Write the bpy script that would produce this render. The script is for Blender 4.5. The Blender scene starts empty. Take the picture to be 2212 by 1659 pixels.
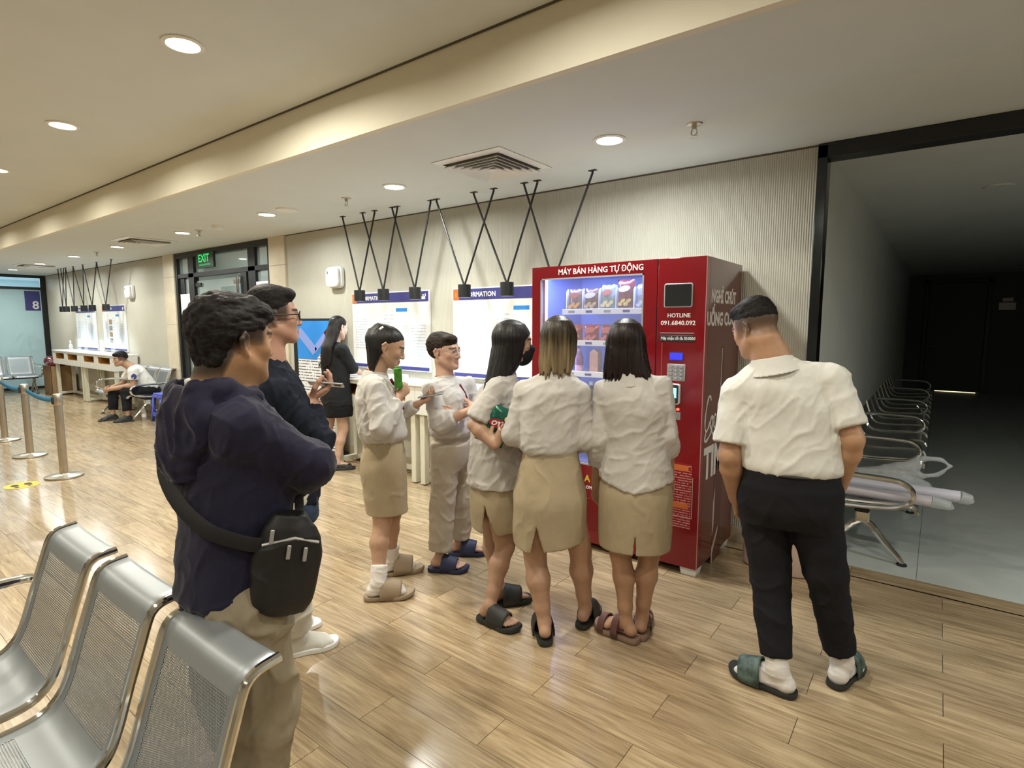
import bpy, math, random
import numpy as np
from mathutils import Vector, Matrix
random.seed(7)
EXPOSURE = 0.06
P_LOW, P_UP, P_PEND, P_VEND = 26, 22, 20, 4
FLOOR_A, FLOOR_B = (.26, .178, .098), (.52, .40, .25)
SPREAD = 170
R = math.radians
SC = bpy.context.scene
COL = SC.collection
# ---------------------------------------------------------------- camera, light level
cam_d = bpy.data.cameras.new('camera'); cam = bpy.data.objects.new('camera', cam_d); COL.objects.link(cam)
cam_d.sensor_fit = 'HORIZONTAL'; cam_d.sensor_width = 36; cam_d.lens = 36 * 1211 / 2212; cam_d.clip_start = .02
cam.location = (0, 0, 1.55); cam.rotation_euler = (R(90) - math.atan(132.5 / 1211), 0, R(37.2)); SC.camera = cam
SC.view_settings.view_transform = 'Standard'; SC.view_settings.look = 'None'; SC.view_settings.gamma = 1; SC.view_settings.use_curve_mapping = False
SC.view_settings.exposure = EXPOSURE
W = bpy.data.worlds.new('world'); SC.world = W; W.use_nodes = True
W.node_tree.nodes['Background'].inputs[0].default_value = (.6, .65, .7, 1); W.node_tree.nodes['Background'].inputs[1].default_value = .02
COOL, WARM, BLUE = (.96, 1, .955), (1, .95, .80), (.58, .80, 1.0)
# ---------------------------------------------------------------- scene graph helpers
def attach(o, parent):
    o.parent = parent; p, T = parent, Matrix.Identity(4)
    while p: T = p.matrix_parent_inverse @ Matrix.LocRotScale(p.location, p.rotation_euler, None) @ T if False else T; p = p.parent
    o.matrix_parent_inverse = mw(parent).inverted()
def mw(o):
    m = Matrix.LocRotScale(o.location, o.rotation_euler, o.scale)
    if o.parent: m = mw(o.parent) @ o.matrix_parent_inverse @ m
    return m
def tag(o, label=None, cat=None, group=None, kind=None):
    for k, v in (('label', label), ('category', cat), ('group', group), ('kind', kind)):
        if v: o[k] = v
    return o
def thing(name, label, cat, loc=(0, 0, 0), group=None):
    o = bpy.data.objects.new(name, None); COL.objects.link(o); o.location = loc; o.empty_display_size = .1; return tag(o, label, cat, group)
def kids(o): return [c for c in bpy.data.objects if c.parent == o]
def dup(o, loc=None, rz=None, label=None, parent=None, tree=None):
    if tree is None:
        tree = {}
        for c in bpy.data.objects:
            if c.parent: tree.setdefault(c.parent.name, []).append(c)
    n = o.copy(); COL.objects.link(n)
    if parent: n.parent = parent
    if loc is not None: n.location = loc
    if rz is not None: n.rotation_euler = (0, 0, rz)
    if label: n['label'] = label
    for c in tree.get(o.name, []): dup(c, parent=n, tree=tree)
    return n
class MB:
    def __init__(s): s.v, s.f, s.uv = [], [], {}
    def add(s, V, F):
        b = len(s.v); s.v += [tuple(map(float, p)) for p in V]; s.f += [tuple(b + i for i in q) for q in F]; return s
    def box(s, x0, x1, y0, y1, z0, z1):
        V = [(x, y, z) for z in (z0, z1) for y in (y0, y1) for x in (x0, x1)]
        return s.add(V, [(0, 2, 3, 1), (4, 5, 7, 6), (0, 1, 5, 4), (2, 6, 7, 3), (0, 4, 6, 2), (1, 3, 7, 5)])
    def obox(s, c, size, M):                      # oriented box, rows of M are its axes
        c = np.array(c, float); h = np.array(size) / 2; V = [c + M[0] * x * h[0] + M[1] * y * h[1] + M[2] * z * h[2] for z in (-1, 1) for y in (-1, 1) for x in (-1, 1)]
        return s.add(V, [(0, 2, 3, 1), (4, 5, 7, 6), (0, 1, 5, 4), (2, 6, 7, 3), (0, 4, 6, 2), (1, 3, 7, 5)])
    def tube(s, pts, r, n=8, closed=False, caps=True, flat=None):
        P = [np.array(p, float) for p in pts]; m = len(P); rs = r if hasattr(r, '__len__') else [r] * m; prev = None; rings = []
        for i in range(m):
            a = P[(i - 1) % m] if (closed or i) else P[i]; b = P[(i + 1) % m] if (closed or i < m - 1) else P[i]; t = b - a; t /= np.linalg.norm(t) + 1e-12
            if prev is None:
                u = np.cross(t, (0, 0, 1)); u = u if np.linalg.norm(u) > 1e-3 else np.cross(t, (0, 1, 0))
            else: u = prev - t * np.dot(prev, t)
            u /= np.linalg.norm(u) + 1e-12; prev = u; w = np.cross(t, u)
            rings.append([P[i] + rs[i] * (u * math.cos(2 * math.pi * k / n) * (flat or 1) + w * math.sin(2 * math.pi * k / n)) for k in range(n)])
        V = [p for q in rings for p in q]; F = []
        for i in range(m if closed else m - 1):
            j = (i + 1) % m
            for k in range(n): F.append((i * n + k, i * n + (k + 1) % n, j * n + (k + 1) % n, j * n + k))
        if caps and not closed: F += [tuple(range(n))[::-1], tuple((m - 1) * n + k for k in range(n))]
        return s.add(V, F)
    def cyl(s, p0, p1, r0, r1=None, n=16): return s.tube([p0, p1], [r0, r0 if r1 is None else r1], n)
    def lathe(s, prof, c=(0, 0, 0), n=20, closed_ends=True):
        V = [(c[0] + r * math.cos(2 * math.pi * k / n), c[1] + r * math.sin(2 * math.pi * k / n), c[2] + z) for r, z in prof for k in range(n)]; F = []
        for i in range(len(prof) - 1):
            for k in range(n): F.append((i * n + k, i * n + (k + 1) % n, (i + 1) * n + (k + 1) % n, (i + 1) * n + k))
        if closed_ends: F += [tuple(range(n))[::-1], tuple((len(prof) - 1) * n + k for k in range(n))]
        return s.add(V, F)
    def prism(s, poly, o, u, v, w):               # polygon in (u, v) from o, extruded by the vector w
        o, u, v, w = (np.array(q, float) for q in (o, u, v, w)); n = len(poly); A = [o + u * a + v * b for a, b in poly]; B = [p + w for p in A]
        return s.add(A + B, [tuple(range(n)), tuple(range(2 * n - 1, n - 1, -1))] + [(i, i + n, (i + 1) % n + n, (i + 1) % n) for i in range(n)])
    def grid(s, P):                               # P[i][j] points
        m, n = len(P), len(P[0]); return s.add([p for q in P for p in q], [(i * n + j, i * n + j + 1, (i + 1) * n + j + 1, (i + 1) * n + j) for i in range(m - 1) for j in range(n - 1)])
    def build(s, name, material, parent=None, bevel=0, smooth=35, uv=None, seg=2, recalc=True):
        me = bpy.data.meshes.new(name); me.from_pydata(s.v, [], s.f); me.update()
        if recalc:
            import bmesh
            bm = bmesh.new(); bm.from_mesh(me); bmesh.ops.recalc_face_normals(bm, faces=bm.faces); bm.to_mesh(me); bm.free()
        if uv:
            L = me.uv_layers.new(name='UV'); vi = np.zeros(len(me.loops), int); me.loops.foreach_get('vertex_index', vi); L.data.foreach_set('uv', np.array([uv[i] for i in vi], np.float32).ravel())
        if smooth:
            me.polygons.foreach_set('use_smooth', [True] * len(me.polygons)); me.set_sharp_from_angle(angle=R(smooth))
        if material: me.materials.append(material)
        o = bpy.data.objects.new(name, me); COL.objects.link(o)
        if bevel:
            b = o.modifiers.new('edge', 'BEVEL'); b.width = bevel; b.segments = seg; b.limit_method = 'ANGLE'; b.angle_limit = R(40); b.harden_normals = False
        if parent: attach(o, parent)
        return o
def struct(o, kind='structure'): o['kind'] = kind; return o
def arc(c, r, a0, a1, n, f): return [f(c[0] + r * math.cos(R(a0 + (a1 - a0) * i / n)), c[1] + r * math.sin(R(a0 + (a1 - a0) * i / n))) for i in range(n + 1)]
def rrect(w, h, r, n=4):
    P = []
    for cx, cy, a in ((w / 2 - r, h / 2 - r, 0), (-w / 2 + r, h / 2 - r, 90), (-w / 2 + r, -h / 2 + r, 180), (w / 2 - r, -h / 2 + r, 270)):
        P += [(cx + r * math.cos(R(a + 90 * i / n)), cy + r * math.sin(R(a + 90 * i / n))) for i in range(n + 1)]
    return P
def text(name, body, size, loc, material, parent, face='front', sx=1., ext=.0006, align='LEFT', shear=0, bold=0., sp=1.):
    c = bpy.data.curves.new(name, 'FONT'); c.body = body; c.size = size; c.extrude = ext; c.align_x = align; c.resolution_u = 2; c.shear = shear; c.offset = bold; c.space_character = sp
    t = bpy.data.objects.new(name, c); COL.objects.link(t); bpy.context.view_layer.update(); me = bpy.data.meshes.new_from_object(t.evaluated_get(bpy.context.evaluated_depsgraph_get()))
    bpy.data.objects.remove(t); me.name = name; me.materials.clear(); me.materials.append(material); o = bpy.data.objects.new(name, me); COL.objects.link(o)
    o.location = loc; o.scale = (sx, 1, 1)
    o.rotation_euler = {'front': (R(90), 0, 0), 'side': (R(90), 0, R(90)), 'left': (R(90), 0, R(90)), 'up': (0, 0, 0)}[face] if isinstance(face, str) else face
    if parent: attach(o, parent)
    return o
# ---------------------------------------------------------------- materials
def nodes(name):
    m = bpy.data.materials.new(name); m.use_nodes = True; nt = m.node_tree; return m, nt, nt.nodes['Principled BSDF'], nt.nodes, nt.links
def N(nt, kind, **kw):
    n = nt.nodes.new(kind)
    for k, v in kw.items():
        if k.startswith('i_'): n.inputs[int(k[2:]) if k[2:].isdigit() else k[2:]].default_value = v
        else: setattr(n, k, v)
    return n
def mix(nt, fac, a, b, mode='MIX'):
    n = nt.nodes.new('ShaderNodeMix'); n.data_type = 'RGBA'; n.blend_type = mode
    for s, x in ((0, fac), (6, a), (7, b)):
        if hasattr(x, 'is_linked') or hasattr(x, 'links'): nt.links.new(x, n.inputs[s])
        else: n.inputs[s].default_value = x if s == 0 else (*x[:3], 1)
    return n.outputs[2]
def mat(name, col, rough=.5, metal=0., spec=.5, noise=None, bump=None, alpha=1., trans=0., emit=None, attr=False, coat=0., sheen=0., stretch=None, ior=None):
    m, nt, b, n, l = nodes(name); b.inputs['Roughness'].default_value = rough; b.inputs['Metallic'].default_value = metal; b.inputs['Specular IOR Level'].default_value = spec
    b.inputs['Base Color'].default_value = (*col, 1); tc = N(nt, 'ShaderNodeTexCoord'); co = tc.outputs['Object']
    if stretch:
        mp = N(nt, 'ShaderNodeMapping'); mp.inputs['Scale'].default_value = stretch; l.new(co, mp.inputs[0]); co = mp.outputs[0]
    src = None
    if attr: src = N(nt, 'ShaderNodeAttribute', attribute_name='Col').outputs['Color']
    if noise:
        t = N(nt, 'ShaderNodeTexNoise', i_Scale=noise[0], i_Detail=4.0, i_Roughness=.6); l.new(co, t.inputs['Vector']); a = noise[1]
        r = N(nt, 'ShaderNodeMapRange'); r.inputs[1].default_value = .3; r.inputs[2].default_value = .7; r.inputs[3].default_value = 1 - a; r.inputs[4].default_value = 1 + a; l.new(t.outputs[0], r.inputs[0])
        vm = N(nt, 'ShaderNodeVectorMath', operation='SCALE'); l.new(r.outputs[0], vm.inputs['Scale'])
        if src: l.new(src, vm.inputs[0])
        else: vm.inputs[0].default_value = col
        src = vm.outputs[0]
    if src: l.new(src, b.inputs['Base Color'])
    if bump:
        t = N(nt, 'ShaderNodeTexNoise', i_Scale=bump[0], i_Detail=3.0); l.new(co, t.inputs['Vector']); bp = N(nt, 'ShaderNodeBump', i_Strength=bump[1], i_Distance=bump[2] if len(bump) > 2 else .002); l.new(t.outputs[0], bp.inputs['Height']); l.new(bp.outputs[0], b.inputs['Normal'])
    if alpha < 1: b.inputs['Alpha'].default_value = alpha
    if trans: b.inputs['Transmission Weight'].default_value = trans
    if ior: b.inputs['IOR'].default_value = ior
    if coat: b.inputs['Coat Weight'].default_value = coat; b.inputs['Coat Roughness'].default_value = .08
    if sheen: b.inputs['Sheen Weight'].default_value = sheen; b.inputs['Sheen Roughness'].default_value = .4
    if emit: b.inputs['Emission Color'].default_value = (*emit[0], 1); b.inputs['Emission Strength'].default_value = emit[1]
    return m
def area(name, loc, power, col, size=.11, rot=(0, 0, 0), shape='DISK', sy=None, spread=None, parent=None):
    d = bpy.data.lights.new(name, 'AREA'); d.shape = shape; d.size = size; d.energy = power; d.color = col
    if sy: d.size_y = sy
    if spread: d.spread = R(spread)
    o = bpy.data.objects.new(name, d); COL.objects.link(o); o.location = loc; o.rotation_euler = rot
    if parent: attach(o, parent)
    return o
def plank_mat():
    m, nt, b, n, l = nodes('wood_look_tile'); geo = N(nt, 'ShaderNodeNewGeometry'); oi = N(nt, 'ShaderNodeObjectInfo')
    off = N(nt, 'ShaderNodeVectorMath', operation='MULTIPLY'); off.inputs[1].default_value = (7, 13, 5); cr = N(nt, 'ShaderNodeCombineXYZ')
    for i in range(3): l.new(oi.outputs['Random'], cr.inputs[i])
    l.new(cr.outputs[0], off.inputs[0]); ad = N(nt, 'ShaderNodeVectorMath', operation='ADD'); l.new(geo.outputs['Position'], ad.inputs[0]); l.new(off.outputs[0], ad.inputs[1])
    mp = N(nt, 'ShaderNodeMapping'); mp.inputs['Scale'].default_value = (1.1, 13, 1); l.new(ad.outputs[0], mp.inputs[0])
    g = N(nt, 'ShaderNodeTexNoise', i_Scale=1.9, i_Detail=6.0, i_Roughness=.62, i_Distortion=1.4); l.new(mp.outputs[0], g.inputs['Vector'])
    mp2 = N(nt, 'ShaderNodeMapping'); mp2.inputs['Scale'].default_value = (3, 60, 1); l.new(ad.outputs[0], mp2.inputs[0]); g2 = N(nt, 'ShaderNodeTexNoise', i_Scale=2.5, i_Detail=4.0); l.new(mp2.outputs[0], g2.inputs['Vector'])
    r = N(nt, 'ShaderNodeValToRGB'); e = r.color_ramp.elements; e[0].position = .30; e[0].color = (*FLOOR_A, 1); e[1].position = .68; e[1].color = (*FLOOR_B, 1); l.new(g.outputs[0], r.inputs[0])
    r2 = N(nt, 'ShaderNodeMapRange'); r2.inputs[1].default_value = .3; r2.inputs[2].default_value = .7; r2.inputs[3].default_value = .84; r2.inputs[4].default_value = 1.1; l.new(g2.outputs[0], r2.inputs[0])
    r3 = N(nt, 'ShaderNodeMapRange'); r3.inputs[3].default_value = .86; r3.inputs[4].default_value = 1.12; l.new(oi.outputs['Random'], r3.inputs[0])
    mu = N(nt, 'ShaderNodeMath', operation='MULTIPLY'); l.new(r2.outputs[0], mu.inputs[0]); l.new(r3.outputs[0], mu.inputs[1]); sc = N(nt, 'ShaderNodeVectorMath', operation='SCALE'); l.new(r.outputs[0], sc.inputs[0]); l.new(mu.outputs[0], sc.inputs['Scale'])
    l.new(sc.outputs[0], b.inputs['Base Color']); b.inputs['Roughness'].default_value = .19; b.inputs['Specular IOR Level'].default_value = .65
    bp = N(nt, 'ShaderNodeBump', i_Strength=.12, i_Distance=.0015); l.new(g2.outputs[0], bp.inputs['Height']); l.new(bp.outputs[0], b.inputs['Normal']); return m
def perforated_mat(name, col, rough, pitch, rad, mu=.035, hide=True):
    """steel sheet; UV in metres, punched in a staggered grid except on margins where v or u tells so"""
    m, nt, b, n, l = nodes(name); b.inputs['Base Color'].default_value = (*col, 1); b.inputs['Metallic'].default_value = .6; b.inputs['Roughness'].default_value = rough
    uv = N(nt, 'ShaderNodeUVMap', uv_map='UV'); sp = N(nt, 'ShaderNodeSeparateXYZ'); l.new(uv.outputs[0], sp.inputs[0])
    def M(op, a, c=None):
        q = N(nt, 'ShaderNodeMath', operation=op)
        for i, x in enumerate((a, c)):
            if x is None: continue
            if isinstance(x, (int, float)): q.inputs[i].default_value = x
            else: l.new(x, q.inputs[i])
        return q.outputs[0]
    def dots(ou, ov):
        a = M('SUBTRACT', M('FRACT', M('ADD', M('DIVIDE', sp.outputs[0], pitch), ou)), .5); c = M('SUBTRACT', M('FRACT', M('ADD', M('DIVIDE', sp.outputs[1], pitch * 1.732), ov)), .5)
        return M('ADD', M('MULTIPLY', a, a), M('MULTIPLY', M('MULTIPLY', c, c), 3.0))
    d = M('MINIMUM', dots(0, 0), dots(.5, .5)); hole = M('LESS_THAN', d, (rad / pitch) ** 2)
    uc = M('ABSOLUTE', M('SUBTRACT', sp.outputs[0], .196)); inside = M('LESS_THAN', uc, .196 - mu)
    v = sp.outputs[1]; v1 = M('MULTIPLY', M('GREATER_THAN', v, .07), M('LESS_THAN', v, .43)); v2 = M('MULTIPLY', M('GREATER_THAN', v, .56), M('LESS_THAN', v, .88))
    hole = M('MULTIPLY', M('MULTIPLY', hole, inside), M('MAXIMUM', v1, v2)); l.new(M('SUBTRACT', 1.0, hole), b.inputs['Alpha']); return m
def print_mat(name, paper, ink, rows, gap=.5, scale=1.):
    """paper with lines of small print: UV 0..1 on the sheet"""
    m, nt, b, n, l = nodes(name); b.inputs['Roughness'].default_value = .35; uv = N(nt, 'ShaderNodeUVMap', uv_map='UV'); sp = N(nt, 'ShaderNodeSeparateXYZ'); l.new(uv.outputs[0], sp.inputs[0])
    a = N(nt, 'ShaderNodeMath', operation='MULTIPLY', i_1=rows); l.new(sp.outputs[1], a.inputs[0]); fr = N(nt, 'ShaderNodeMath', operation='FRACT'); l.new(a.outputs[0], fr.inputs[0]); lt = N(nt, 'ShaderNodeMath', operation='LESS_THAN', i_1=gap); l.new(fr.outputs[0], lt.inputs[0])
    fl = N(nt, 'ShaderNodeMath', operation='FLOOR'); l.new(a.outputs[0], fl.inputs[0]); cx = N(nt, 'ShaderNodeCombineXYZ'); mu = N(nt, 'ShaderNodeMath', operation='MULTIPLY', i_1=26.0 * scale); l.new(sp.outputs[0], mu.inputs[0]); l.new(mu.outputs[0], cx.inputs[0]); l.new(fl.outputs[0], cx.inputs[1])
    no = N(nt, 'ShaderNodeTexNoise', i_Scale=1.7, i_Detail=2.0); l.new(cx.outputs[0], no.inputs['Vector']); gt = N(nt, 'ShaderNodeMath', operation='GREATER_THAN', i_1=.44); l.new(no.outputs[0], gt.inputs[0])
    f = N(nt, 'ShaderNodeMath', operation='MULTIPLY'); l.new(lt.outputs[0], f.inputs[0]); l.new(gt.outputs[0], f.inputs[1]); l.new(mix(nt, f.outputs[0], paper, ink), b.inputs['Base Color']); return m

M_PLANK = plank_mat()
M = dict(
 grout=mat('dark_grout', (.10, .075, .05), .8), ceil=mat('ceiling_paint', (.66, .695, .68), .85, noise=(3, .02)), wall=mat('cream_panel', (.52, .50, .425), .55, noise=(2, .04)),
 stone=mat('cream_stone', (.66, .58, .44), .3, noise=(6, .07)), base=mat('beige_skirting', (.46, .38, .26), .35, noise=(5, .1)), plainwall=mat('plain_wall', (.52, .50, .44), .7, noise=(2, .04)),
 gray=mat('grey_paint', (.62, .64, .62), .6, noise=(2, .05)), tile=mat('grey_tile', (.56, .60, .58), .28, noise=(4, .06)), gap=mat('shadow_gap', (.10, .085, .06), .8),
 black=mat('black_powder_coat', (.012, .013, .014), .42, noise=(30, .2)), blackmetal=mat('dark_polished_metal', (.05, .055, .06), .16, .9, noise=(3, .2)), white=mat('white_gloss', (.80, .80, .78), .3, noise=(4, .02)), cream=mat('white_laminate', (.74, .73, .68), .38, noise=(4, .03)),
 legw=mat('cream_metal', (.66, .64, .52), .4, noise=(5, .04)), wood=mat('amber_wood', (.40, .20, .05), .5, noise=(6, .2), stretch=(1, 1, 8)), chrome=mat('chrome', (.78, .78, .76), .10, 1., noise=(8, .05)), steel=mat('brushed_steel', (.55, .51, .45), .28, .95, noise=(10, .08)),
 perf=perforated_mat('perforated_steel', (.38, .41, .44), .42, .0072, .0025), perfdark=perforated_mat('perforated_steel_far', (.42, .43, .43), .30, .009, .0026),
 red=mat('glossy_red_panel', (.20, .005, .010), .16, noise=(3, .05), coat=.3), redside=mat('dark_red_film', (.13, .013, .012), .13, noise=(2, .1), coat=.3), bluewhite=mat('blue_lit_liner', (.24, .31, .66), .4), print=mat('white_print', (.82, .80, .78), .5), ink=mat('black_ink', (.02, .02, .025), .6),  # liner is white; the blue LED light is put into its colour
 orange=mat('orange_print', (.55, .14, .03), .5), blueprint=mat('navy_print', (.045, .045, .21), .4), yellow=mat('yellow_sticker', (.68, .52, .05), .5, noise=(9, .1)), belt=mat('blue_belt', (.02, .20, .42), .7, bump=(300, .3)), bluep=mat('blue_plastic', (.10, .13, .60), .35, noise=(4, .05)),
 card=mat('cardboard', (.30, .19, .10), .8, noise=(20, .1)), darkred=mat('dark_red_plastic', (.10, .02, .025), .25, noise=(5, .2)), clear=mat('clear_plastic', (.9, .93, .95), .12, alpha=.25, bump=(14, .6, .01)), film=mat('cloudy_plastic', (.72, .76, .80), .3, alpha=.42, bump=(16, .7, .02)),
 glass=mat('clear_glass', (.75, .88, .86), .03, alpha=.16, spec=.6), frost=mat('frosted_glass', (.52, .70, .72), .45, alpha=.80, noise=(1.5, .05)), paper=mat('white_paper', (.80, .80, .80), .7), greens=mat('leaf_green', (.05, .13, .04), .5, noise=(8, .3)),
 led=mat('lit_downlight', (1, 1, 1), .5, emit=((1, .97, .90), 22)), ledw=mat('lit_downlight_warm', (1, 1, 1), .5, emit=((1, .90, .70), 22)), strip=mat('led_strip', (1, 1, 1), .5, emit=((.62, .72, 1), 5)), exitg=mat('exit_green', (.01, .2, .04), .5, emit=((.02, .55, .12), 1.2)), exitd=mat('exit_box', (.012, .05, .025), .4),
 lcd=mat('blue_display', (.05, .05, .8), .3, emit=((.015, .02, .75), 1.0)), pos=mat('cyan_display', (.3, .9, 1), .3, emit=((.25, .85, 1), 1.3)), redled=mat('red_led', (1, .1, .1), .4, emit=((1, .10, .05), 2.5)), screen=mat('dark_screen', (.015, .018, .02), .05, coat=.5), silver=mat('silver_plastic', (.42, .42, .43), .35, .4),
 terrac=mat('pinkish_ceramic', (.50, .38, .31), .55, noise=(5, .06)), pblue=mat('poster_blue', (.03, .25, .72), .4, noise=(2, .2)), key=mat('grey_key', (.30, .30, .32), .4, .3), fixture=mat('fixture_white', (.78, .77, .72), .5), stone2=mat('pale_trim', (.70, .66, .56), .4, noise=(5, .05)))

# ---------------------------------------------------------------- the setting
WY, ZL, ZU, FY = 4.03, 2.645, 2.94, 2.20          # back wall, lower ceiling, upper ceiling, face of the ceiling step
floor = struct(MB().box(-17.2, 5.2, -5.2, 4.06, -.06, -.0035).build('floor', M['grout'], smooth=0))
PX, PY, X0, Y0 = .914, .1755, .112, 1.7945
cells = []
for k in range(-40, 13):
    y0 = Y0 + k * PY; ox = X0 + (0 if k % 2 else PX / 2)
    for j in range(-20, 6):
        x0 = ox + j * PX
        if x0 + PX < -17 or x0 > 5 or y0 > 4.06 or y0 < -5: continue
        cx, cy = x0 + PX / 2, y0 + PY / 2; w = -.6046 * .994 * cx + .7965 * .994 * cy + .109 * 1.55
        vis = w > .3 and abs(.7965 * cx + .6046 * cy) / w < 1.05 and (1.55 * .994 - .109 * math.hypot(cx, cy) * 0) / w < 1.0
        cells.append((vis, math.hypot(cx, cy), x0, y0))
near = sorted([c for c in cells if c[0]], key=lambda c: c[1])[:295]; rest = [c for c in cells if c not in near]
me = None; far = MB(); g = .0013
for i, (_, _, x0, y0) in enumerate(near):
    if me is None: o = MB().box(-PX / 2 + g, PX / 2 - g, -PY / 2 + g * .75, PY / 2 - g * .75, -.008, 0).build('plank', M_PLANK, smooth=0); me = o.data
    else: o = bpy.data.objects.new('plank', me); COL.objects.link(o)
    o.location = (x0 + PX / 2, y0 + PY / 2 if y0 + PY < 4.06 else 4.06 - PY / 2, 0); attach(o, floor)
for _, _, x0, y0 in rest: far.box(x0 + g, x0 + PX - g, y0 + g * .75, min(y0 + PY - g * .75, 4.055), -.008, 0)
struct(far.build('plank_field', M_PLANK, floor, smooth=0), 'stuff')
floor2 = struct(MB().box(-.7, 5.2, 4.06, 16.2, -.06, -.003).build('floor', M['grout'], smooth=0))
tm = None
for i in range(-1, 6):
    for j in range(0, 13):
        x0, y0 = -.014 + i * .93, 4.065 + j * .93
        if tm is None: o = MB().box(.0012, .9288, .0012, .9288, -.008, .0).build('tile', M['tile'], smooth=0); tm = o.data
        else: o = bpy.data.objects.new('tile', tm); COL.objects.link(o)
        o.location = (x0, y0, 0); attach(o, floor2)
struct(MB().box(-17.2, 5.2, FY, WY + .1, ZL, ZL + .05).build('ceiling', M['ceil'], smooth=0))
struct(MB().box(-17.2, 5.2, -5.2, FY - .02, ZU, ZU + .05).build('ceiling', M['ceil'], smooth=0))
t = struct(MB().box(-17.2, 5.2, FY - .012, FY + .03, ZL - .001, ZU - .009).build('trim_1', mat('fascia_paint', (.76, .72, .60), .8, noise=(3, .02)), smooth=0))
struct(MB().box(-17.2, 5.2, FY - .02, FY + .05, ZU - .009, ZU + .03).build('trim_2', M['gap'], smooth=0))
def fluted(x0, x1, name):
    P = []; n = int((x1 - x0) / .014); m = MB()
    xs, ys = [], []
    for i in range(n):
        for q in range(5): xs.append(x0 + (i + q / 5) * (x1 - x0) / n); ys.append(WY - .0045 * abs(math.sin(math.pi * q / 5)) ** .7)
    xs.append(x1); ys.append(WY)
    P = [[(x, y, z) for x, y in zip(xs, ys)] for z in (.112, ZL - .012)]; m.grid(P); m.box(x0, x1, WY + .001, WY + .08, 0, ZL); w = struct(m.build(name, M['wall'], smooth=60, recalc=False)); return w
fluted(-6.64, -.668, 'wall_back'); fluted(-16.9, -10.26, 'wall_back')
for a, b in ((-6.64, -.668), (-16.9, -10.26)):
    struct(MB().box(a, b, WY - .012, WY + .02, 0, .11).build('baseboard_back', M['base'], bevel=.002)); struct(MB().box(a, b, WY - .004, WY + .02, ZL - .012, ZL).build('trim_3', M['gap'], smooth=0))
for i, (a, b) in enumerate(((-7.01, -6.64), (-10.26, -9.87))):
    p = struct(MB().box(a + .002, b - .002, WY - .02, WY + .3, 0, ZL).build('trim_%d' % (4 + i), M['gap'], smooth=0))
    for z0, z1 in ((0, .76), (.763, 1.52), (1.523, 2.28), (2.283, ZL)): MB().box(a, b, WY - .03, WY + .31, z0, z1).build('panel', M['stone'], p, bevel=.0015)
# opening to the unlit room: black frame
fr = struct(MB().box(-.668, -.612, WY - .03, WY + .09, 0, 2.632).build('trim_6', M['blackmetal'], bevel=.003))
struct(MB().box(-.668, 4.2, WY - .03, WY + .09, 2.555, ZL - .004).build('trim_7', M['black'], bevel=.003))
struct(MB().box(-.660, 4.2, WY + .10, WY + .13, 2.56, ZL - .004).build('trim_8', M['black'], bevel=.003))
# unlit room
struct(MB().box(-.75, -.622, WY + .09, 16.1, 0, ZL).build('wall_left', M['gray'], smooth=0)); struct(MB().box(-.75, 5.2, WY + .1, 16.1, ZL - .015, ZL + .05).build('ceiling', M['gray'], smooth=0))
struct(MB().box(-.75, 5.2, 16.05, 16.2, 0, ZL).build('wall_far', mat('shaded_end_wall', (.10, .105, .10), .6), smooth=0)); struct(MB().box(5.1, 5.25, -5.2, 16.1, 0, ZU).build('wall_right', M['plainwall'], smooth=0)); struct(MB().box(4.2, 5.2, WY, WY + .12, 0, ZL).build('wall_back', M['plainwall'], smooth=0))  # end wall colour darkened to stand for the lack of light back there
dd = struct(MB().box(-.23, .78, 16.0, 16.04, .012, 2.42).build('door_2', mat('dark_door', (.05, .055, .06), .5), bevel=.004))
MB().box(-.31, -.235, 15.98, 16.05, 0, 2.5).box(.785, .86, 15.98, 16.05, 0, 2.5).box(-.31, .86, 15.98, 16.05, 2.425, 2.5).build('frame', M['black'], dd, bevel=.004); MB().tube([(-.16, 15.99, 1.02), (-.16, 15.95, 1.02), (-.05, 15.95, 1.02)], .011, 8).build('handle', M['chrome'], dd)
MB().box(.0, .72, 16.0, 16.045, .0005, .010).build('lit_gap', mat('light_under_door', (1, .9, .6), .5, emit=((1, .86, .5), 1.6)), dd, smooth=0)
sg = tag(MB().box(.98, 1.26, 16.0, 16.045, 1.82, 1.98).build('door_sign', M['silver'], bevel=.004), 'small pale name plate on the dark wall beside the far door', 'sign')
MB().box(1.03, 1.21, 15.99, 16.0, 2.0, 2.08).build('plate', M['silver'], sg, bevel=.003)
# other walls of the hall
struct(MB().box(-17.2, 5.2, -5.3, -5.2, 0, ZU).build('wall_front', M['plainwall'], smooth=0)); struct(MB().box(-17.1, -16.9, -5.2, 1.9, 0, ZU).build('wall_left', M['plainwall'], smooth=0))
# glazed end wall with the frosted office behind it
w1 = struct(MB().box(-16.93, -16.87, 3.92, 4.03, 0, ZL).box(-16.93, -16.87, 1.9, 3.92, 2.58, ZL).box(-16.93, -16.87, 1.9, 3.92, 2.31, 2.37).box(-16.93, -16.87, 1.9, 1.96, 0, 2.31).box(-16.93, -16.87, 1.9, 3.92, 0, .06).build('window_1', M['black'], bevel=.003))
MB().box(-16.905, -16.895, 1.96, 3.92, .06, 2.31).build('pane', M['frost'], w1, smooth=0); MB().box(-16.905, -16.895, 1.96, 3.92, 2.37, 2.58).build('pane', M['glass'], w1, smooth=0)
s8 = tag(MB().box(-16.893, -16.888, 3.62, 3.90, 1.83, 2.28).build('number_sign', M['blueprint'], bevel=.001), 'blue number 8 sticker on the frosted glass wall', 'sign')
text('numeral', '8', .26, (-16.886, 3.745, 1.87), M['print'], s8, 'side', bold=.004)
op = mat('office_paint', (.62, .72, .76), .6)
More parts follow.
